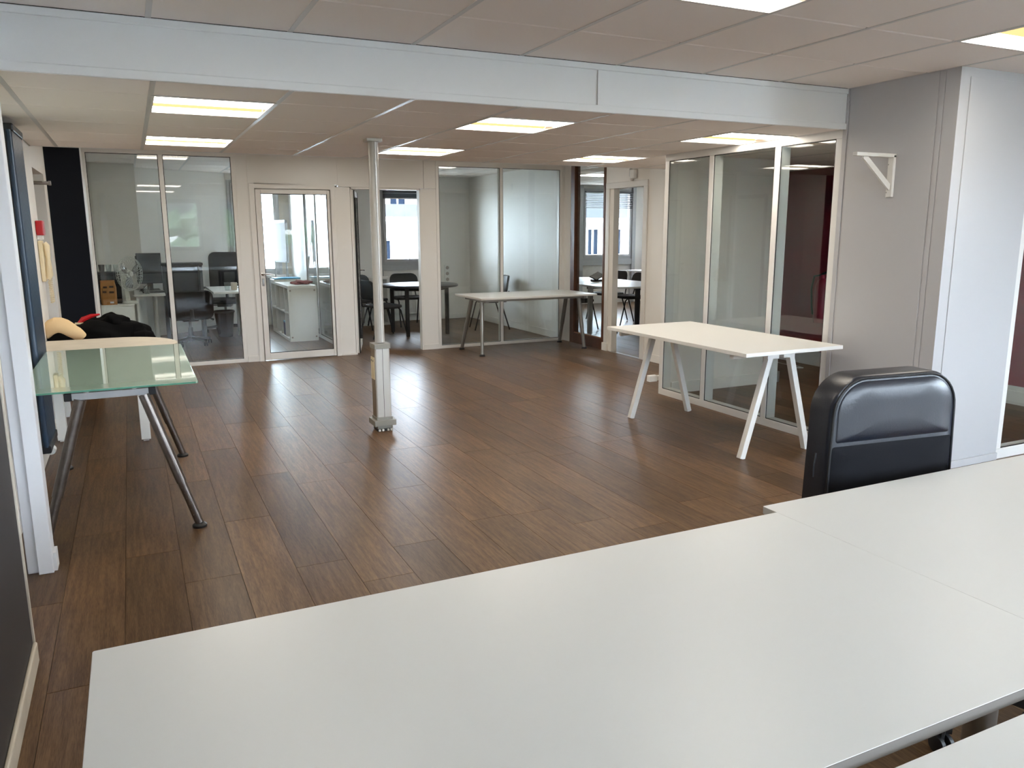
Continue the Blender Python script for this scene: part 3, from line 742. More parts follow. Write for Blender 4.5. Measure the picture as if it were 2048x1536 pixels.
# ------------------------------------------------------------------ wood bench with clothes
t = thing('bench_table', (-.26, 7.12, 0), 'low brown wood table under the black coats', 'table')
MB().prism(rrect(-.36,.36,-.38,.38,.07), .60, .625).build('tabletop', 'oak', t, bevel=.003)
MB().tube([(x,y,.6125) for x,y in rrect(-.362,.362,-.382,.382,.07)], .0125, 8, closed=True).build('edge_band', 'whiteplastic', t, smooth=True)
for lx in (-.32,.28):
    for ly in (-.3,.22): B(lx-.025,lx+.025,ly-.025,ly+.025,0,.60).build('leg', 'tablewhite', t)
def soft(seed, amp=.18, fr=3.0):
    r = random.Random(seed); ph = [r.uniform(0,6.28) for _ in range(6)]
    return lambda d: 1+amp*(math.sin(fr*d.x*2+ph[0]+d.z*3)*.5+math.sin(fr*d.y*2.6+ph[1]-d.x*2)*.35+math.sin(fr*4*d.x+ph[2]+d.y*5)*.22+math.sin(fr*5*d.z+ph[3]+d.x*7)*.15)
def squash(mb, zmin):
    mb.v = [(x,y,max(z,zmin)) for x,y,z in mb.v]; return mb
ct = thing('coat_pile', (-.24, 7.08, .626), 'heap of black coats with cream fleece and red strap on the wood table', 'coat')
squash(MB().blob((.0,0,.05), (.33,.28,.15), 40, soft(1,.16)), 0).build('coat_body', 'coat', ct, smooth=True, sub=1)
squash(MB().blob((.07,-.02,.16), (.14,.13,.075), 28, soft(2,.25)), .03).build('coat_collar', 'coat', ct, smooth=True, sub=1)
squash(MB().blob((.21,-.06,.07), (.15,.14,.085), 28, soft(5,.22)), 0).build('coat_sleeve', 'coat', ct, smooth=True, sub=1)
squash(MB().blob((-.27,-.10,.06), (.13,.16,.11), 28, soft(8,.15)), 0).build('coat_hood', 'coat', ct, smooth=True, sub=1)
MB().tube([(.22,-.2,.05),(.28,-.21,.055),(.33,-.17,.05)], [.05,.055,.045], 12).build('coat_cuff', 'coat', ct, smooth=True)
pts = [(x-.31,y-.14,z+.11) for x,y,z in [(-.09,.0,-.03),(-.06,-.02,.035),(-.01,-.03,.07),(.05,-.04,.05),(.11,-.05,.0),(.18,-.05,-.02),(.235,-.05,-.035)]]
MB().tube(pts, [.035,.068,.08,.074,.056,.044,.032], 14).build('fleece_lining', 'fleece', ct, smooth=True, sub=1)['label'] = 'cream fleece lining'
MB().tube([(-.17,-.02,.165),(-.14,-.02,.20),(-.08,-.02,.225),(-.02,-.02,.235)], [.018,.022,.016,.006], 8).build('strap', 'redlac', ct, smooth=True)['label'] = 'small red strap'
B(-.20,-.12,-.05,-.02,.165,.178).build('strap_tag', 'cap', ct)

# ================================================================== LEFT WALL FITTINGS
r = thing('radiator', (-.598, 5.70, 0), 'tall dark blue ribbed radiator on the left wall', 'radiator')
B(.0,.02,-.23,.23,.18,2.10).build('back_panel', 'radblack', r)
for k in range(12):
    y = -.225+k*.0409; MB().tube([(.03,y,.2),(.03,y,2.08)], .0185, 10).build('rib', 'radiator', r, smooth=True)
B(-.02,.055,-.24,.24,2.07,2.115).build('top_cap', 'radblack', r, bevel=.008)
B(-.01,.055,-.24,.24,.16,.21).build('bottom_header', 'radblack', r, bevel=.008)
B(-.03,.0,-.26,-.23,.5,.56).build('wall_clip', 'radblack', r); B(-.03,.0,-.26,-.23,1.7,1.76).build('wall_clip', 'radblack', r)
v = MB().tube([(.02,.19,.16),(.02,.19,.10),(.02,.14,.10)], .012, 10).build('valve_pipe', 'chrome', r, smooth=True)
MB().lathe([(.0,0),(.026,.0),(.030,.02),(.030,.055),(.024,.06)], (.02,.08,.10), 16, 'y').build('valve_knob', 'whiteplastic', v, smooth=True)
h = thing('door_phone', (-.628, 7.08, 1.30), 'ivory wall handset with coiled cord beside the recess', 'telephone')
B(0,.03,-.06,.06,-.17,.14).build('wall_plate', 'cap', h, bevel=.008)
hs = MB().tube([(.035,0,.12),(.05,0,.10),(.052,0,.0),(.05,0,-.12),(.035,0,-.15)], [.022,.026,.017,.028,.022], 12).build('handset', 'cap', h, smooth=True)
cp = []
for k in range(90):
    a = k*.9; z = -.15-k*.0021; cp.append((.05+.014*math.cos(a), .02+.014*math.sin(a), z))
cp += [(.06,.05,-.33),(.055,.07,-.25),(.03,.07,-.18)]
MB().tube(cp, .0035, 5).build('coiled_cord', 'cap', h, smooth=True)
a = thing('call_point', (-.628, 7.08, 1.535), 'small red box above the ivory handset', 'alarm box')
B(0,.05,-.07,.07,-.055,.055).build('housing', 'redlac', a, bevel=.006)
B(0,.035,-.05,.05,-.085,-.055).build('mounting_base', 'whiteplastic', a)
rd = thing('coat_rail', (-.75, 7.95, 1.915), 'short chrome rail sticking out of the wall recess', 'rail')
MB().tube([(-.2,0,0),(.17,0,0)], .016, 12).build('rail_tube', 'chrome', rd, smooth=True)
MB().lathe([(.019,.17),(.019,.19)], (0,0,0), 12, 'x').build('rail_cap', 'alu', rd, smooth=True)
MB().tube([(-.06,0,0),(-.06,0,.085)], .012, 8).build('rail_bracket', 'alu', rd)

# ================================================================== SERVICE POLE
p = thing('service_pole', (1.645, 5.76, 0), 'pale grey floor-to-ceiling service pole in the middle of the room', 'pole')
el = []
for k in range(20):
    a = 2*PI*k/20; el.append((.036*math.cos(a), .042*math.sin(a)))
MB().prism(el, .68, ZL-.02).build('upper_tube', 'pole', p, smooth=True)
B(-.0015,.0015,-.0435,-.040,.68,ZL-.02).build('seam', 'polegrey', p)
MB().prism(rrect(-.058,.058,-.055,.055,.008), ZL-.022, ZL).build('ceiling_collar', 'pole', p, bevel=.003)
bx = MB().prism(rrect(-.057,.057,-.06,.06,.012), .10, .645).build('socket_box', 'pole', p, bevel=.002)
B(-.0012,.0012,-.0612,-.059,.10,.645).build('seam', 'gasket', bx)
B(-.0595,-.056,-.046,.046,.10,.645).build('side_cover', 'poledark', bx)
for y in (-.022,.022):
    so = B(-.064,-.058,y-.021,y+.021,.40,.57).build('socket', 'cap', bx, bevel=.002)
    B(-.0655,-.0635,y-.006,y+.006,.535,.55).build('socket_mark', 'black', so)
MB().prism(rrect(-.063,.063,-.066,.066,.006), .635, .672).build('cap', 'polegrey', p, bevel=.002)
MB().prism(rrect(-.063,.063,-.066,.066,.006), .085, .11).build('foot_collar', 'polegrey', p, bevel=.002)
MB().prism(rrect(-.085,.085,-.085,.085,.006), .045, .088).build('base_plate', 'polegrey', p, bevel=.003)
MB().prism(rrect(-.06,.06,-.07,.07,.006), .022, .046).build('base_plate', 'polegrey', p, bevel=.002)
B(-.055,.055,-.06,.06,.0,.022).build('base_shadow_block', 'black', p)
for x in (-.045,-.018,.022,.048): B(x-.007,x+.007,-.078,-.060,.004,.018).build('cable_clip', 'whiteplastic', p)

# ================================================================== TRESTLE TABLE (right)
t = thing('trestle_table', (3.815, 4.54, 0), 'white table on two A-shaped trestles by the right glass partition', 'table')
B(-.415,.415,-.805,.805,.72,.745).build('tabletop', 'tablewhite', t, bevel=.002)
for y0, s in ((-.62,1),(.75,-1)):
    y0 = -.62 if s == 1 else .68
    tr = MB().tube([(-.37,y0,.70),(.37,y0,.70)], .019, 12).build('trestle_bar', 'tablewhite', t, smooth=True)
    MB().lathe([(.021,.37),(.021,.40)], (0,y0,.70), 12, 'x').build('bar_end', 'whiteplastic', tr, smooth=True)
    for sx in (-1, 1):
        MB().bar((.04+sx*.085,y0,.695),(.04+sx*.29,y0+.02*s*0,.0), .042, .042, (0,1,0)).build('leg', 'tablewhite', tr, bevel=.003)
        B(.04+sx*.07-.05,.04+sx*.07+.05,y0-.02,y0+.02,.66,.70).build('leg_bracket', 'tablewhite', tr, bevel=.004)

# ================================================================== SMALL DESK with A legs (far)
t = thing('small_desk', (4.49, 8.98, 0), 'small white desk on grey A-shaped legs before the far glass', 'desk')
B(-.80,.80,-.42,.42,.695,.717).build('tabletop', 'desk', t, bevel=.002)
B(-.66,.66,-.30,-.27,.66,.695).build('long_rail', 'lightsteel', t); B(-.66,.66,.27,.30,.66,.695).build('long_rail', 'lightsteel', t)
for sx in (-1, 1):
    B(sx*.68-.02,sx*.68+.02,-.33,.33,.655,.695).build('cross_rail', 'lightsteel', t)
    for sy in (-1, 1):
        a = Vector((sx*.68, sy*.16, .66)); b = Vector((sx*.72, sy*.33+.08, .02)); mid = a.lerp(b,.62)
        l = MB().tube([a,mid], .026, 12).build('leg', 'lightsteel', t, smooth=True)
        MB().tube([mid,b], .022, 12).build('leg_extension', 'lightsteel', l, smooth=True)
        MB().lathe([(.036,0),(.036,.01),(.024,.022)], (b.x,b.y,0), 14).build('foot', 'black', l, smooth=True)

# ================================================================== WALL FITTINGS right
b = thing('shelf_bracket', (XR-.004, 3.56, 1.70), 'white triangular shelf bracket on the shiny white pier', 'bracket')
B(-.022,0,-.0175,.0175,0,.255).build('upright', 'tablewhite', b, bevel=.002)
B(-.34,0,-.0175,.0175,.24,.262).build('arm', 'tablewhite', b, bevel=.002)
MB().bar((-.018,0,.055),(-.265,0,.243), .034, .014, (0,1,0)).build('brace', 'tablewhite', b)
B(-.006,0,.0,.035,.0,.245).build('fixing_plate', 'tablewhite', b)
for z in (.03,.20): MB().lathe([(.005,-.009),(.005,-.005)], (0,.026,z), 10, 'x').build('screw', 'gasket', b)
s_ = thing('detector', (XC-.002, 7.9, 2.15), 'small white sensor on the wall above the meeting room doorway', 'sensor')
B(-.05,0,-.05,.05,-.06,.05).build('housing', 'whiteplastic', s_, bevel=.015)
B(-.03,0,.055,.075,-.03,.06).build('cable_clip', 'alugrey', s_)
MB().lathe([(.02,0),(.03,.03)], (-.045,0,-.085), 12).build('lens', 'whiteplastic', s_, smooth=True)
so = thing('socket_block', (4.33, 6.02, .13), 'small white socket block low behind the partition end', 'socket')
B(-.03,.06,-.02,.03,-.03,.03).build('housing', 'whiteplastic', so, bevel=.006)
B(.06,.12,-.02,.03,-.02,.02).build('bracket', 'whiteplastic', so)

# ================================================================== OFFICE CHAIRS and STACKING CHAIRS
def task_chair(loc, rz, label, arms=True, backh=1.0, sz=.48, b0=.56, hw=.235, R=.29):
    t = thing('task_chair', loc, label, 'chair', rz=rz, group='black task chairs in the left office')
    MB().prism(rrect(-.25,.25,-.24,.24,.09), sz-.04, sz+.03).build('seat', 'fabric', t, bevel=.02, seg=2)
    mb = MB(); N = 12
    for ring, (sc, dy) in enumerate(((.93,.0),(1,.015),(1,.045),(.93,.06))):
        for x, z in rrect(-hw,hw,b0,backh,.09,4):
            cz = (b0+backh)/2; xx, zz = x*sc, cz+(z-cz)*sc; mb.v.append((xx, -.26+dy+.35*xx*xx*1.2-.06*(zz-b0), zz))
    n_ = len(mb.v)//4
    for q in range(3):
        for k in range(n_): mb.f.append((q*n_+k,q*n_+(k+1)%n_,(q+1)*n_+(k+1)%n_,(q+1)*n_+k))
    mb.f += [tuple(range(n_-1,-1,-1)), tuple(range(3*n_,4*n_))]
    mb.build('backrest', 'fabric', t, smooth=True)
    MB().tube([(0,-.1,sz-.06),(0,-.25,sz-.05),(0,-.26,b0+.14)], [.025,.025,.02], 8).build('back_support', 'black', t, smooth=True)
    if arms:
        for s in (-1,1):
            a_ = MB().tube([(s*.20,0,sz-.06),(s*.30,0,sz-.06),(s*.31,0,sz+.18)], .016, 8).build('arm_post', 'black', t, smooth=True)
            B(s*.31-.035,s*.31+.035,-.12,.12,sz+.18,sz+.205).build('arm_pad', 'black', a_, bevel=.01)
    B(-.10,.10,-.12,.12,sz-.09,sz-.04).build('mechanism', 'black', t, bevel=.01)
    MB().tube([(.10,0,sz-.07),(.26,.02,sz-.07),(.31,.04,sz-.095)], [.008,.008,.016], 8).build('lever', 'black', t, smooth=True)
    MB().tube([(0,0,.08),(0,0,.24)], .03, 12).build('column_sleeve', 'black', t, smooth=True)
    MB().tube([(0,0,.24),(0,0,sz-.08)], .018, 10).build('gas_column', 'steel', t, smooth=True)
    star_base(t, 0, 0, R)
    return t
c1 = task_chair((.645, 11.40, 0), .08, 'low black task chair with its wide back to the glass, between the desks', arms=False, backh=.745, sz=.42, b0=.36, hw=.28, R=.26)
B(-.255,-.205,-.275,-.245,.50,.63).build('care_label', 'paper', c1)
task_chair((1.24, 12.72, 0), 2.9, 'black task chair farther back beside the office window', backh=1.2)

def stacking_chair(loc, rz, label, grp):
    t = thing('stacking_chair', loc, label, 'chair', rz=rz, group=grp)     # faces +Y
    MB().prism(rrect(-.235,.235,-.21,.21,.07), .435, .475).build('seat', 'greyfabric', t, bevel=.014)
    mb = MB()
    out = rrect(-.235,.235,.55,.83,.10,4); n_ = len(out)
    for sc, dy in ((.92,.0),(1,.012),(1,.03),(.92,.042)):
        for x, z in out:
            xx, zz = x*sc, .69+(z-.69)*sc; mb.v.append((xx, -.27+dy+.9*xx*xx-.16*(zz-.55), zz))
    for q in range(3):
        for k in range(n_): mb.f.append((q*n_+k,q*n_+(k+1)%n_,(q+1)*n_+(k+1)%n_,(q+1)*n_+k))
    mb.f += [tuple(range(n_-1,-1,-1)), tuple(range(3*n_,4*n_))]
    mb.build('backrest', 'black', t, smooth=True)
    for s in (-1,1):
        MB().tube([(s*.225,.27,.012),(s*.215,.17,.40),(s*.215,.13,.44)], .011, 8).build('leg', 'black', t, smooth=True)
        MB().tube([(s*.225,-.27,.012),(s*.215,-.15,.40),(s*.215,-.10,.44)], .011, 8).build('leg', 'black', t, smooth=True)
        MB().tube([(s*.215,.13,.435),(s*.215,-.10,.435),(s*.205,-.22,.44),(s*.19,-.27,.60)], .010, 8).build('side_frame', 'black', t, smooth=True)
    return t
G2 = 'stacking chairs around the round black table'
sc0 = stacking_chair((3.20, 10.98, 0), math.radians(-80), 'black stacking chair left of the round table, seen through the doorway', G2)
copy_tree(sc0, (3.98, 12.18, 0), PI, 'black stacking chair behind the round table, under the window')
copy_tree(sc0, (3.30, 12.05, 0), math.radians(-150), 'black stacking chair half hidden by the open door and pole')
copy_tree(sc0, (4.95, 11.17, 0), math.radians(78), 'grey stacking chair seen through the glass behind the small desk')

# ------------------------------------------------------------------ round black table
t = thing('round_table', (3.83, 11.22, 0), 'round black table in the office with the open door', 'table')
MB().lathe([(.0,.70),(.575,.70),(.585,.708),(.585,.722),(.575,.73),(.0,.73)], (0,0,0), 40, cap=False).build('tabletop', 'blacktop', t, smooth=True)
MB().tube([(.40*math.cos(2*PI*k/24),.40*math.sin(2*PI*k/24),.675) for k in range(24)], .022, 6, closed=True).build('apron', 'black', t)
for k in range(4):
    a = math.radians(-42+90*k); x, y = .44*math.cos(a), .44*math.sin(a)
    B(x-.025,x+.025,y-.025,y+.025,0,.70).build('leg', 'black', t, bevel=.006)
# low white shelf and radiator at the back of that office
t = thing('low_shelf', (3.15, 12.66, 0), 'low white open shelf against the back wall behind the round table', 'shelf')
for q in ((-.60,.60,.74,.775),(-.60,.60,0,.035),(-.60,.60,.37,.39)): B(q[0],q[1],-.19,.19,q[2],q[3]).build('board', 'tablewhite', t)
for x in (-.60,-.21,.18,.565): B(x,x+.035,-.19,.19,.035,.74).build('upright', 'tablewhite', t)
t = thing('heater', (4.22, 12.84, .12), 'white panel radiator under the window behind the round table', 'radiator')
B(-.42,.42,-.02,.02,0,.5).build('panel', 'whiteplastic', t, bevel=.006)
for k in range(14): B(-.39+k*.06,-.365+k*.06,-.032,-.02,.03,.47).build('rib', 'whiteplastic', t)
for sx in (-.35,.35): B(sx-.02,sx+.02,.02,.075,.2,.3).build('wall_bracket', 'whiteplastic', t)
t = thing('socket_strip', (4.93, 12.918, .78), 'vertical white triple socket on the wall right of the round table', 'socket')
B(-.05,.05,-.015,0,-.15,.15).build('plate', 'whiteplastic', t, bevel=.004)
for z in (-.1,0,.1): MB().lathe([(.03,-.018),(.03,-.014)], (0,0,z), 12, 'y').build('socket_ring', 'greypaint', t)

# ------------------------------------------------------------------ LEFT OFFICE contents
t = thing('tambour_cabinet', (-.20, 10.78, 0), 'low white tambour cabinet carrying the coffee machine and fan', 'cabinet')
B(-.19,.19,-.24,.24,0,.63).build('body', 'whiteplastic', t, bevel=.003)
B(-.195,.195,-.25,.25,.63,.65).build('top', 'whiteplastic', t, bevel=.003)
for k in range(10): B(-.17+k*.034,-.143+k*.034,-.246,-.24,.04,.61).build('slat', 'whiteplastic', t)
t = thing('coffee_machine', (-.265, 10.84, .65), 'black coffee machine on the white tambour cabinet', 'coffee machine')
B(-.13,.13,-.14,.16,0,.05).build('drip_base', 'black', t, bevel=.008)
B(-.13,.13,.02,.16,.05,.37).build('body', 'black', t, bevel=.012)
B(-.13,.13,-.14,.16,.24,.38).build('brew_head', 'blacktop', t, bevel=.015)
MB().tube([(0,-.08,.24),(0,-.08,.19)], .02, 10).build('spout', 'black', t)
B(-.10,.10,-.146,-.139,.29,.35).build('control_panel', 'screen', t)
t = thing('coffee_bag', (-.275, 10.60, .65), 'crumpled kraft paper coffee bag in front of the coffee machine', 'bag')
mb = MB()
for z, wx, wy in ((0,.085,.05),(.1,.09,.055),(.2,.085,.045),(.26,.08,.02),(.29,.078,.008)):
    for k in range(12):
        a = 2*PI*k/12; q = abs(math.cos(a))**.5*(1 if math.cos(a)>0 else -1), abs(math.sin(a))**.5*(1 if math.sin(a)>0 else -1)
        mb.v.append((q[0]*wx+.004*math.sin(k*3+z*40), q[1]*wy+.004*math.cos(k*5+z*30), z))
for q in range(4):
    for k in range(12): mb.f.append((q*12+k,q*12+(k+1)%12,(q+1)*12+(k+1)%12,(q+1)*12+k))
mb.f += [tuple(range(11,-1,-1)), tuple(range(48,60))]
mb.build('pouch', 'kraft', t)
for z, x0, x1 in ((.20,-.05,-.01),(.205,.015,.06),(.14,.01,.06),(.145,-.06,-.02)): B(x0,x1,-.062,-.057,z,z+.022).build('printed_panel', 'print', t)
B(.01,.05,-.062,-.056,.02,.04).build('sticker', 'paper', t)
def tumbler(x, y, z, label, r=.036, h=.09, m='drink', grp='drinking glasses in the left office'):
    t = thing('tumbler', (x,y,z), label, 'glass', group=grp)
    MB().lathe([(r*.72,0),(r,h),(r-.003,h),(r*.72-.003,.008),(0,.008)], (0,0,0), 16, cap=False).build('glass_wall', m, t, smooth=True)
    MB().lathe([(r*.72,0),(r*.74,.008)], (0,0,0), 16).build('glass_bottom', m, t, smooth=True)
for i, (x, lb) in enumerate(((-.33,'dark glass on the coffee machine, leftmost'),(-.255,'clear glass on the coffee machine, middle one'),(-.175,'clear glass on the coffee machine, rightmost'))):
    tumbler(x, 10.85, 1.031, lb, m='screen' if i == 0 else 'drink', h=.085)
# fan
t = thing('table_fan', (-.05, 10.63, .65), 'pale grey table fan with round wire grille on the cabinet', 'fan')
MB().lathe([(.085,0),(.09,.012),(.07,.03),(.0,.035)], (0,0,0), 24).build('base', 'fangrill', t, smooth=True)
MB().bar((-.02,0,.03),(-.05,0,.36), .05, .035, (0,1,0)).build('stand', 'fangrill', t, bevel=.006)
hx = MB().lathe([(.0,-.12),(.045,-.11),(.05,-.02),(.045,.0)], (0,0,0), 16, 'x').build('motor', 'fangrill', t, smooth=True)
ry = math.radians(-22); T = Matrix.Rotation(math.radians(-38), 4, 'Z')
cen = Vector((.02,0,.36)); hx.location = cen; hx.rotation_euler = (0,0,math.radians(-38))
gr = MB()
R_ = .205
for xo, rr_ in ((-.035,.19),(.0,R_),(.035,.19)):
    gr.tube([T@Vector((xo, rr_*math.cos(2*PI*k/36), rr_*math.sin(2*PI*k/36)))+cen for k in range(36)], .004 if xo==0 else .0025, 6, closed=True)
for k in range(30):
    a = 2*PI*k/30; c_, s__ = math.cos(a), math.sin(a)
    gr.tube([T@Vector((.06,.04*c_,.04*s__))+cen, T@Vector((.055,.12*c_,.12*s__))+cen, T@Vector((.035,.19*c_,.19*s__))+cen, T@Vector((0,R_*c_,R_*s__))+cen, T@Vector((-.035,.19*c_,.19*s__))+cen, T@Vector((-.05,.06*c_,.06*s__))+cen], .0016, 4)
g_ = gr.build('grille', 'fangrill', t); g_['kind'] = 'stuff'
for k in range(3):
    a = 2*PI*k/3+.4; mb = MB()
    for r_, wd in ((.03,.02),(.09,.06),(.15,.07),(.175,.045)):
        for q in (-1,1):
            aa = a+q*wd/r_*.8; mb.v.append(tuple(T@Vector((.012*q, r_*math.cos(aa), r_*math.sin(aa)))+cen))
    mb.f = [(2*i,2*i+1,2*i+3,2*i+2) for i in range(3)]
    o = mb.build('blade', 'fanblade', t, smooth=True); sm = o.modifiers.new('solid','SOLIDIFY'); sm.thickness = .003
MB().lathe([(.03,-.01),(.03,.03),(.0,.04)], (0,0,0), 14, 'x').build('hub', 'fangrill', t, smooth=True)
hb = [o for o in t.children if o.name.startswith('hub')][0]; hb.location = cen; hb.rotation_euler = (0,0,math.radians(-38))

# left desk with T legs, screens and clutter
t = thing('office_desk', (.18, 11.46, 0), 'white office desk carrying black screens behind the fan', 'desk')
B(-.18,.18,-.49,.49,.705,.73).build('tabletop', 'desk', t, bevel=.002)
for x in (.07,):
    l = MB().tube([(x,.36,.05),(x,.36,.705)], .03, 12).build('leg', 'whiteplastic', t, smooth=True)
    f_ = MB().bar((x-.20,.28,.03),(x+.12,.44,.03), .05, .03); f_.bar((x+.10,.22,.03),(x-.10,.48,.03), .05, .03); f_.build('cross_foot', 'whiteplastic', l)
B(-.16,-.13,-.45,.45,.05,.705).build('side_panel', 'whiteplastic', t)
def monitor(x, y, z, w_, h_, label, rz=0):
    t = thing('monitor', (x,y,z), label, 'monitor', rz=rz, group='black monitors in the left office')
    B(-w_/2,w_/2,-.02,.01,.10,.10+h_).build('screen_housing', 'black', t, bevel=.005)
    B(-w_/2+.01,w_/2-.01,-.022,-.02,.11,.09+h_).build('back_panel', 'screen', t)
    MB().bar((0,.0,.01),(0,.0,.2), .06, .03).build('stand', 'black', t)
    B(-.12,.12,-.08,.10,0,.012).build('stand_foot', 'black', t, bevel=.003)
monitor(.21, 11.62, .73, .30, .40, 'black monitor behind the fan, left one')
monitor(.20, 11.85, .73, .30, .36, 'black monitor deeper on the desk, half behind the other')
tumbler(.15, 11.05, .73, 'clear tumbler on the desk right behind the fan', r=.04, h=.10)
t = thing('laptop', (.23, 11.32, .73), 'closed dark laptop on the desk behind the task chair', 'laptop')
B(-.13,.13,-.10,.10,0,.012).build('base', 'black', t, bevel=.003); B(-.13,.13,-.10,.10,.013,.02).build('lid', 'blacktop', t, bevel=.003)
tg = thing('cable', (.12, 11.44, .735), 'thin black cable looping on the desk behind the fan', 'cable')
MB().tube([(-.05,.1,.0),(-.02,.0,.03),(.05,-.04,.10),(.12,-.02,.12)], .004, 6).build('wire', 'black', tg, smooth=True)
t = thing('black_worktop', (.57, 12.22, 0), 'black high worktop behind the task chairs', 'worktop')
B(-.20,.34,-.20,.20,1.04,1.075).build('top', 'blacktop', t, bevel=.004)
for x in (-.17,.31): B(x-.02,x+.02,-.18,.18,0,1.04).build('end_panel', 'black', t)
B(-.15,.29,.14,.17,.35,1.04).build('back_panel', 'screen', t)
# right desk
t = thing('corner_desk', (1.24, 11.62, 0), 'pale desk beside the panel in the left office, glass and mug on it', 'desk')
B(-.30,.28,-.62,.62,.70,.725).build('tabletop', 'desk', t, bevel=.002)
for y in (-.55,.55): B(.10,.14,y-.05,y+.05,0,.70).build('leg', 'whiteplastic', t)
B(.12,.145,-.5,.5,.02,.70).build('side_panel', 'whiteplastic', t)
tumbler(1.14, 11.28, .725, 'clear faceted tumbler on the pale corner desk', r=.042, h=.11)
t = thing('mug', (1.24, 11.40, .725), 'beige mug on the pale corner desk beside the tumbler', 'mug')
MB().lathe([(.036,0),(.042,.01),(.042,.10),(.038,.10),(.036,.01),(0,.01)], (0,0,0), 18, cap=False).build('cup', 'cream', t, smooth=True)
MB().tube([(.04,0,.08),(.065,0,.07),(.068,0,.04),(.042,0,.025)], .006, 6).build('mug_handle', 'cream', t, smooth=True)
t = thing('waste_bin', (1.16, 12.15, 0), 'dark translucent waste bin under the corner desk', 'bin')
MB().lathe([(.10,0),(.14,.36),(.145,.36),(.145,.37),(.135,.37),(.095,.01),(0,.01)], (0,0,0), 20, cap=False).build('bin_body', 'screen', t, smooth=True)
MB().lathe([(.142,.35),(.148,.355),(.148,.375),(.142,.38)], (0,0,0), 20, cap=False).build('bin_rim', 'black', t, smooth=True)
# cube shelf
t = thing('cube_shelf', (2.095, 11.82, 0), 'white two-by-four cube shelf lying behind the glass door', 'shelf')
B(-.195,.195,-.735,.735,.732,.77).build('top_board', 'tablewhite', t, bevel=.002)
B(-.195,.195,-.735,.735,0,.038).build('bottom_board', 'tablewhite', t, bevel=.002)
for y in (-.735,.697): 
    e_ = B(-.195,.195,y,y+.038,.038,.732).build('end_board', 'tablewhite', t)
    if y < 0:
        for x in (-.165,.165):
            for z in (.06,.705): MB().lathe([(.013,-.002),(.013,0)], (x,y,z), 12, 'y').build('screw_cap', 'greypaint', e_)
B(-.19,.19,-.697,.697,.377,.393).build('middle_board', 'tablewhite', t)
for k in range(1,4): B(-.19,.19,-.735+k*.3675-.008,-.735+k*.3675+.008,.038,.732).build('divider', 'tablewhite', t)
t = thing('storage_box', (2.02, 11.60, .038), 'dark blue box in a lower compartment of the cube shelf', 'box')
B(-.10,.12,-.11,.11,0,.18).build('box_body', 'darkblue', t, bevel=.004); B(-.103,.123,-.113,.113,.18,.205).build('lid', 'blue', t, bevel=.004)
t = thing('document_tray', (2.09, 12.35, .77), 'white document tray with a light blue folder on the cube shelf', 'tray')
B(-.20,.20,-.17,.17,0,.03).build('tray', 'whiteplastic', t, bevel=.006); B(-.18,.20,-.15,.15,.031,.05).build('folder', 'blue', t)
t = thing('cloth', (2.16, 11.45, .77), 'crumpled dull red cloth on top of the cube shelf', 'cloth')
squash(MB().blob((0,0,.02),(.13,.16,.035),24,soft(21,.3)), .001).build('cloth_folds', 'redcloth', t, smooth=True)
# flip chart
t = thing('flip_chart', (2.12, 12.86, 0), 'white flip chart on an easel behind the cube shelf', 'flip chart', rz=math.radians(-74))
B(-.26,.26,.0,.02,1.03,1.64).build('board', 'paper', t)
B(-.25,.25,-.015,.0,1.05,1.64).build('paper_pad', 'paper', t)
B(-.26,.26,-.02,.02,1.63,1.68).build('clamp', 'alugrey', t)
for p_ in ((-.22,-.12),(.22,-.12),(0,.12)): MB().tube([(p_[0]*.8,0.02,1.6),(p_[0],p_[1]+.1,0.01)], .012, 8).build('leg', 'alugrey', t)

# ------------------------------------------------------------------ MEETING ROOM contents
t = thing('meeting_table', (6.50, 10.45, 0), 'large white round-ended meeting table seen through the brown frame', 'table')
MB().prism(rrect(-.60,.60,-1.25,1.25,.50,10), .705, .73).build('tabletop', 'desk', t, bevel=.002)
B(-.595,.595,-.005,.005,.7302,.7312).build('joint_line', 'greypaint', t)
for x, y, m_ in ((-.41,-.40,'alu'),(.50,-.30,'black'),(-.42,.95,'alu'),(.45,1.0,'black')): B(x-.03,x+.03,y-.03,y+.03,0,.705).build('leg', m_, t, bevel=.006)
B(-.41,.47,-.33,-.30,.65,.705).build('rail', 'black', t)
t = thing('conference_phone', (6.47, 10.47, .732), 'black conference phone on the white meeting table', 'telephone')
mb = MB()
mb.prism([(-.10,-.05),(.10,-.05),(.07,.10),(-.07,.10)], 0, .03); mb.build('base', 'black', t, bevel=.006)
MB().bar((-.10,-.03,.05),(.10,.06,.11), .13, .02, (0,-.5,1)).build('keypad', 'black', t)
MB().tube([(-.03,0,.02),(-.03,0,.07)], .02, 8).build('neck', 'black', t)
G3 = 'stacking chairs around the meeting table'
m0 = stacking_chair((6.12, 10.52, 0), math.radians(-90), 'black chair at the left of the meeting table behind the brown frame', G3)
copy_tree(m0, (7.20, 10.72, 0), math.radians(88), 'black chair right of the meeting table, seen through the doorway')
copy_tree(m0, (7.24, 11.40, 0), math.radians(96), 'black chair at the far right corner of the meeting table')
t = thing('side_desk', (9.35, 12.95, 0), 'white desk end deep in the meeting room beside the window', 'desk')
B(-.45,.45,-.35,.35,.705,.73).build('tabletop', 'desk', t)
for x in (-.4,.4):
    for y in (-.3,.3): B(x-.02,x+.02,y-.02,y+.02,0,.705).build('leg', 'alu', t)
cb = thing('cable', (6.42, 10.02, 0), 'black cables coiled on the floor under the meeting table', 'cable')
MB().tube([(.12*math.cos(k*.5)*(1-.004*k), .16*math.sin(k*.5), .006+.0006*k) for k in range(40)], .005, 6).build('wire', 'black', cb, smooth=True)

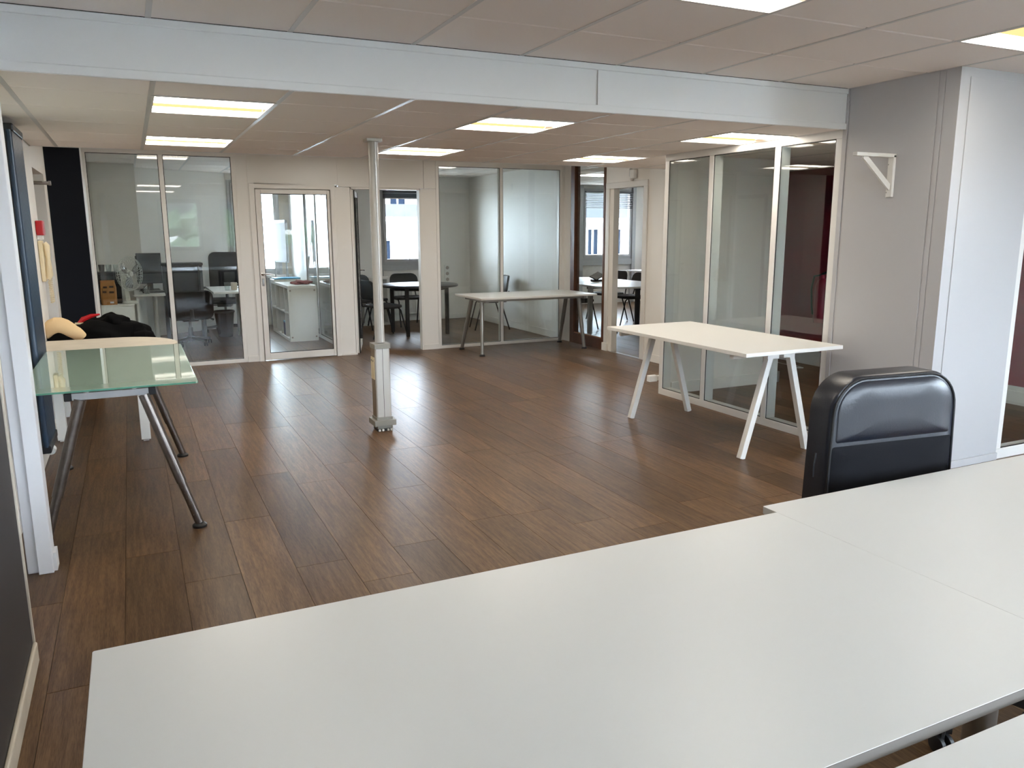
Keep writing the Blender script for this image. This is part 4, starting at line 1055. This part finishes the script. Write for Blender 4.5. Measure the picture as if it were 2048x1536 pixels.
# ------------------------------------------------------------------ CORRIDOR behind right glass
t = thing('fire_extinguisher', (6.77, 6.32, .50), 'red fire extinguisher hanging on the dark red corridor wall', 'extinguisher')
MB().lathe([(.0,0),(.07,.0),(.075,.02),(.075,.40),(.05,.46),(.022,.48),(.022,.52)], (0,0,0), 18).build('cylinder', 'red', t, smooth=True)
MB().bar((-.01,0,.53),(-.01,-.10,.56), .02, .02).build('lever', 'black', t)
MB().tube([(0,.02,.52),(0,.12,.50),(0,.15,.36),(0,.13,.16),(0,.11,.08)], .010, 8).build('hose', 'black', t, smooth=True)
B(.05,.08,-.03,.03,.2,.3).build('wall_hook', 'black', t)
cb = thing('cable', (6.60, 6.55, 0), 'thin white cable lying on the corridor floor', 'cable')
MB().tube([(.02,.25,.005),(.0,.1,.005),(.03,-.05,.005),(.0,-.2,.005),(-.08,-.16,.005)], .005, 6).build('wire', 'whiteplastic', cb, smooth=True)

# ================================================================== OUTSIDE
struct('ground', B(-80, 80, -80, 100, -9.3, -9.2), 'ground', 'street level far below the office windows', 'ground')
def building(x0, x1, y, ztop, label, fm, roofh=0, rows=(), cols=(), ww=.9, wh=1.5, depth=6):
    t = thing('building', ((x0+x1)/2, y, -9.2), label, 'building'); ox = t.location.x
    B(x0-ox, x1-ox, 0, depth, 0, ztop+9.2).build('wall', fm, t)
    if roofh:
        mb = MB(); z = ztop+9.2; a, b_ = x0-ox, x1-ox
        mb.v = [(a,-.25,z),(b_,-.25,z),(b_,depth,z),(a,depth,z),(a,roofh*.8,z+roofh),(b_,roofh*.8,z+roofh),(b_,depth-.5,z+roofh),(a,depth-.5,z+roofh)]
        mb.f = [(0,1,5,4),(1,2,6,5),(2,3,7,6),(3,0,4,7),(4,5,6,7),(0,3,2,1)]; mb.build('roof', 'slate', t)
        B(a,b_,-.35,0,z-.18,z).build('cornice', fm, t)
    for zc in rows:
        for xc in cols:
            X = xc-ox; Z = zc+9.2
            fr = MB()
            for q in ((-ww/2-.1,ww/2+.1,-.1,0),(-ww/2-.1,ww/2+.1,wh,wh+.1),(-ww/2-.1,-ww/2,0,wh),(ww/2,ww/2+.1,0,wh)): fr.box(X+q[0],X+q[1],-.12,.0,Z+q[2],Z+q[3])
            f_ = fr.build('window', fm, t)
            B(X-ww/2,X+ww/2,-.03,0,Z,Z+wh).build('pane', 'facadewin', f_)
            B(X-.04,X+.04,-.07,-.03,Z,Z+wh).build('mullion', fm, f_)
        if rows: B(x0-ox,x1-ox,-.15,0,zc+9.2-.35,zc+9.2-.22).build('string_course', fm, t)
    return t
building(1.5, 8.1, 30, 3.2, 'pale flat-topped block seen through the glass door window', 'facade2', rows=(-.9,1.4), cols=(3.4,5.3,7.2), ww=1.1, wh=.9)
building(8.2, 14.2, 30, 2.05, 'white house with slate roof behind the round table window', 'facade2', roofh=.5, rows=(.35,), cols=(8.9,10.75,12.0,13.2), ww=.4, wh=.8)
building(8.0, 16.0, 40, 6.5, 'tall white block rising behind the slate roofed house', 'facade2', rows=(2.4,), cols=(11.2,12.6,14.1), ww=.8, wh=1.0)
building(15, 28, 28, 2.0, 'pale stone apartment house with slate roof outside the meeting room', 'facade', roofh=2.0, rows=(-1.6,.45), cols=(15.9,17.0,18.1,19.2,20.3), ww=.5, wh=1.1)
def tree(x, y, zt_, r, seed, label):
    t = thing('tree', (x, y, -9.2), label, 'tree', group='trees outside behind the camera'); rr = random.Random(seed)
    MB().tube([(0,0,0),(.1,.1,4),(0,.2,zt_+9.2-r)], [.25,.2,.12], 8).build('trunk', 'bark', t, smooth=True)
    cr = MB()
    for k in range(46):
        d_ = Vector((rr.gauss(0,1),rr.gauss(0,1),rr.gauss(0,1))).normalized()*rr.uniform(.35,.95)*r
        cr.blob((d_.x,d_.y,zt_+9.2-r+d_.z*1.2), (r*.30,r*.30,r*.26), 8, soft(rr.random(),.5,4))
    cr.build('crown', 'leaf', t)
for i, (x, y, z, r, lb) in enumerate(((-2.5,-17,2.3,2.2,'leftmost'),(2.6,-15,2.2,2.1,'second'),(7.6,-17,2.2,2.2,'third'),(12.6,-15,2.3,2.1,'fourth'))):
    tree(x, y, z, r, i+3, lb+' leafy tree outside the windows behind the camera')
building(-8, 16, -30, 1.6, 'long pale building beyond the trees behind the camera', 'facade', roofh=1.6)
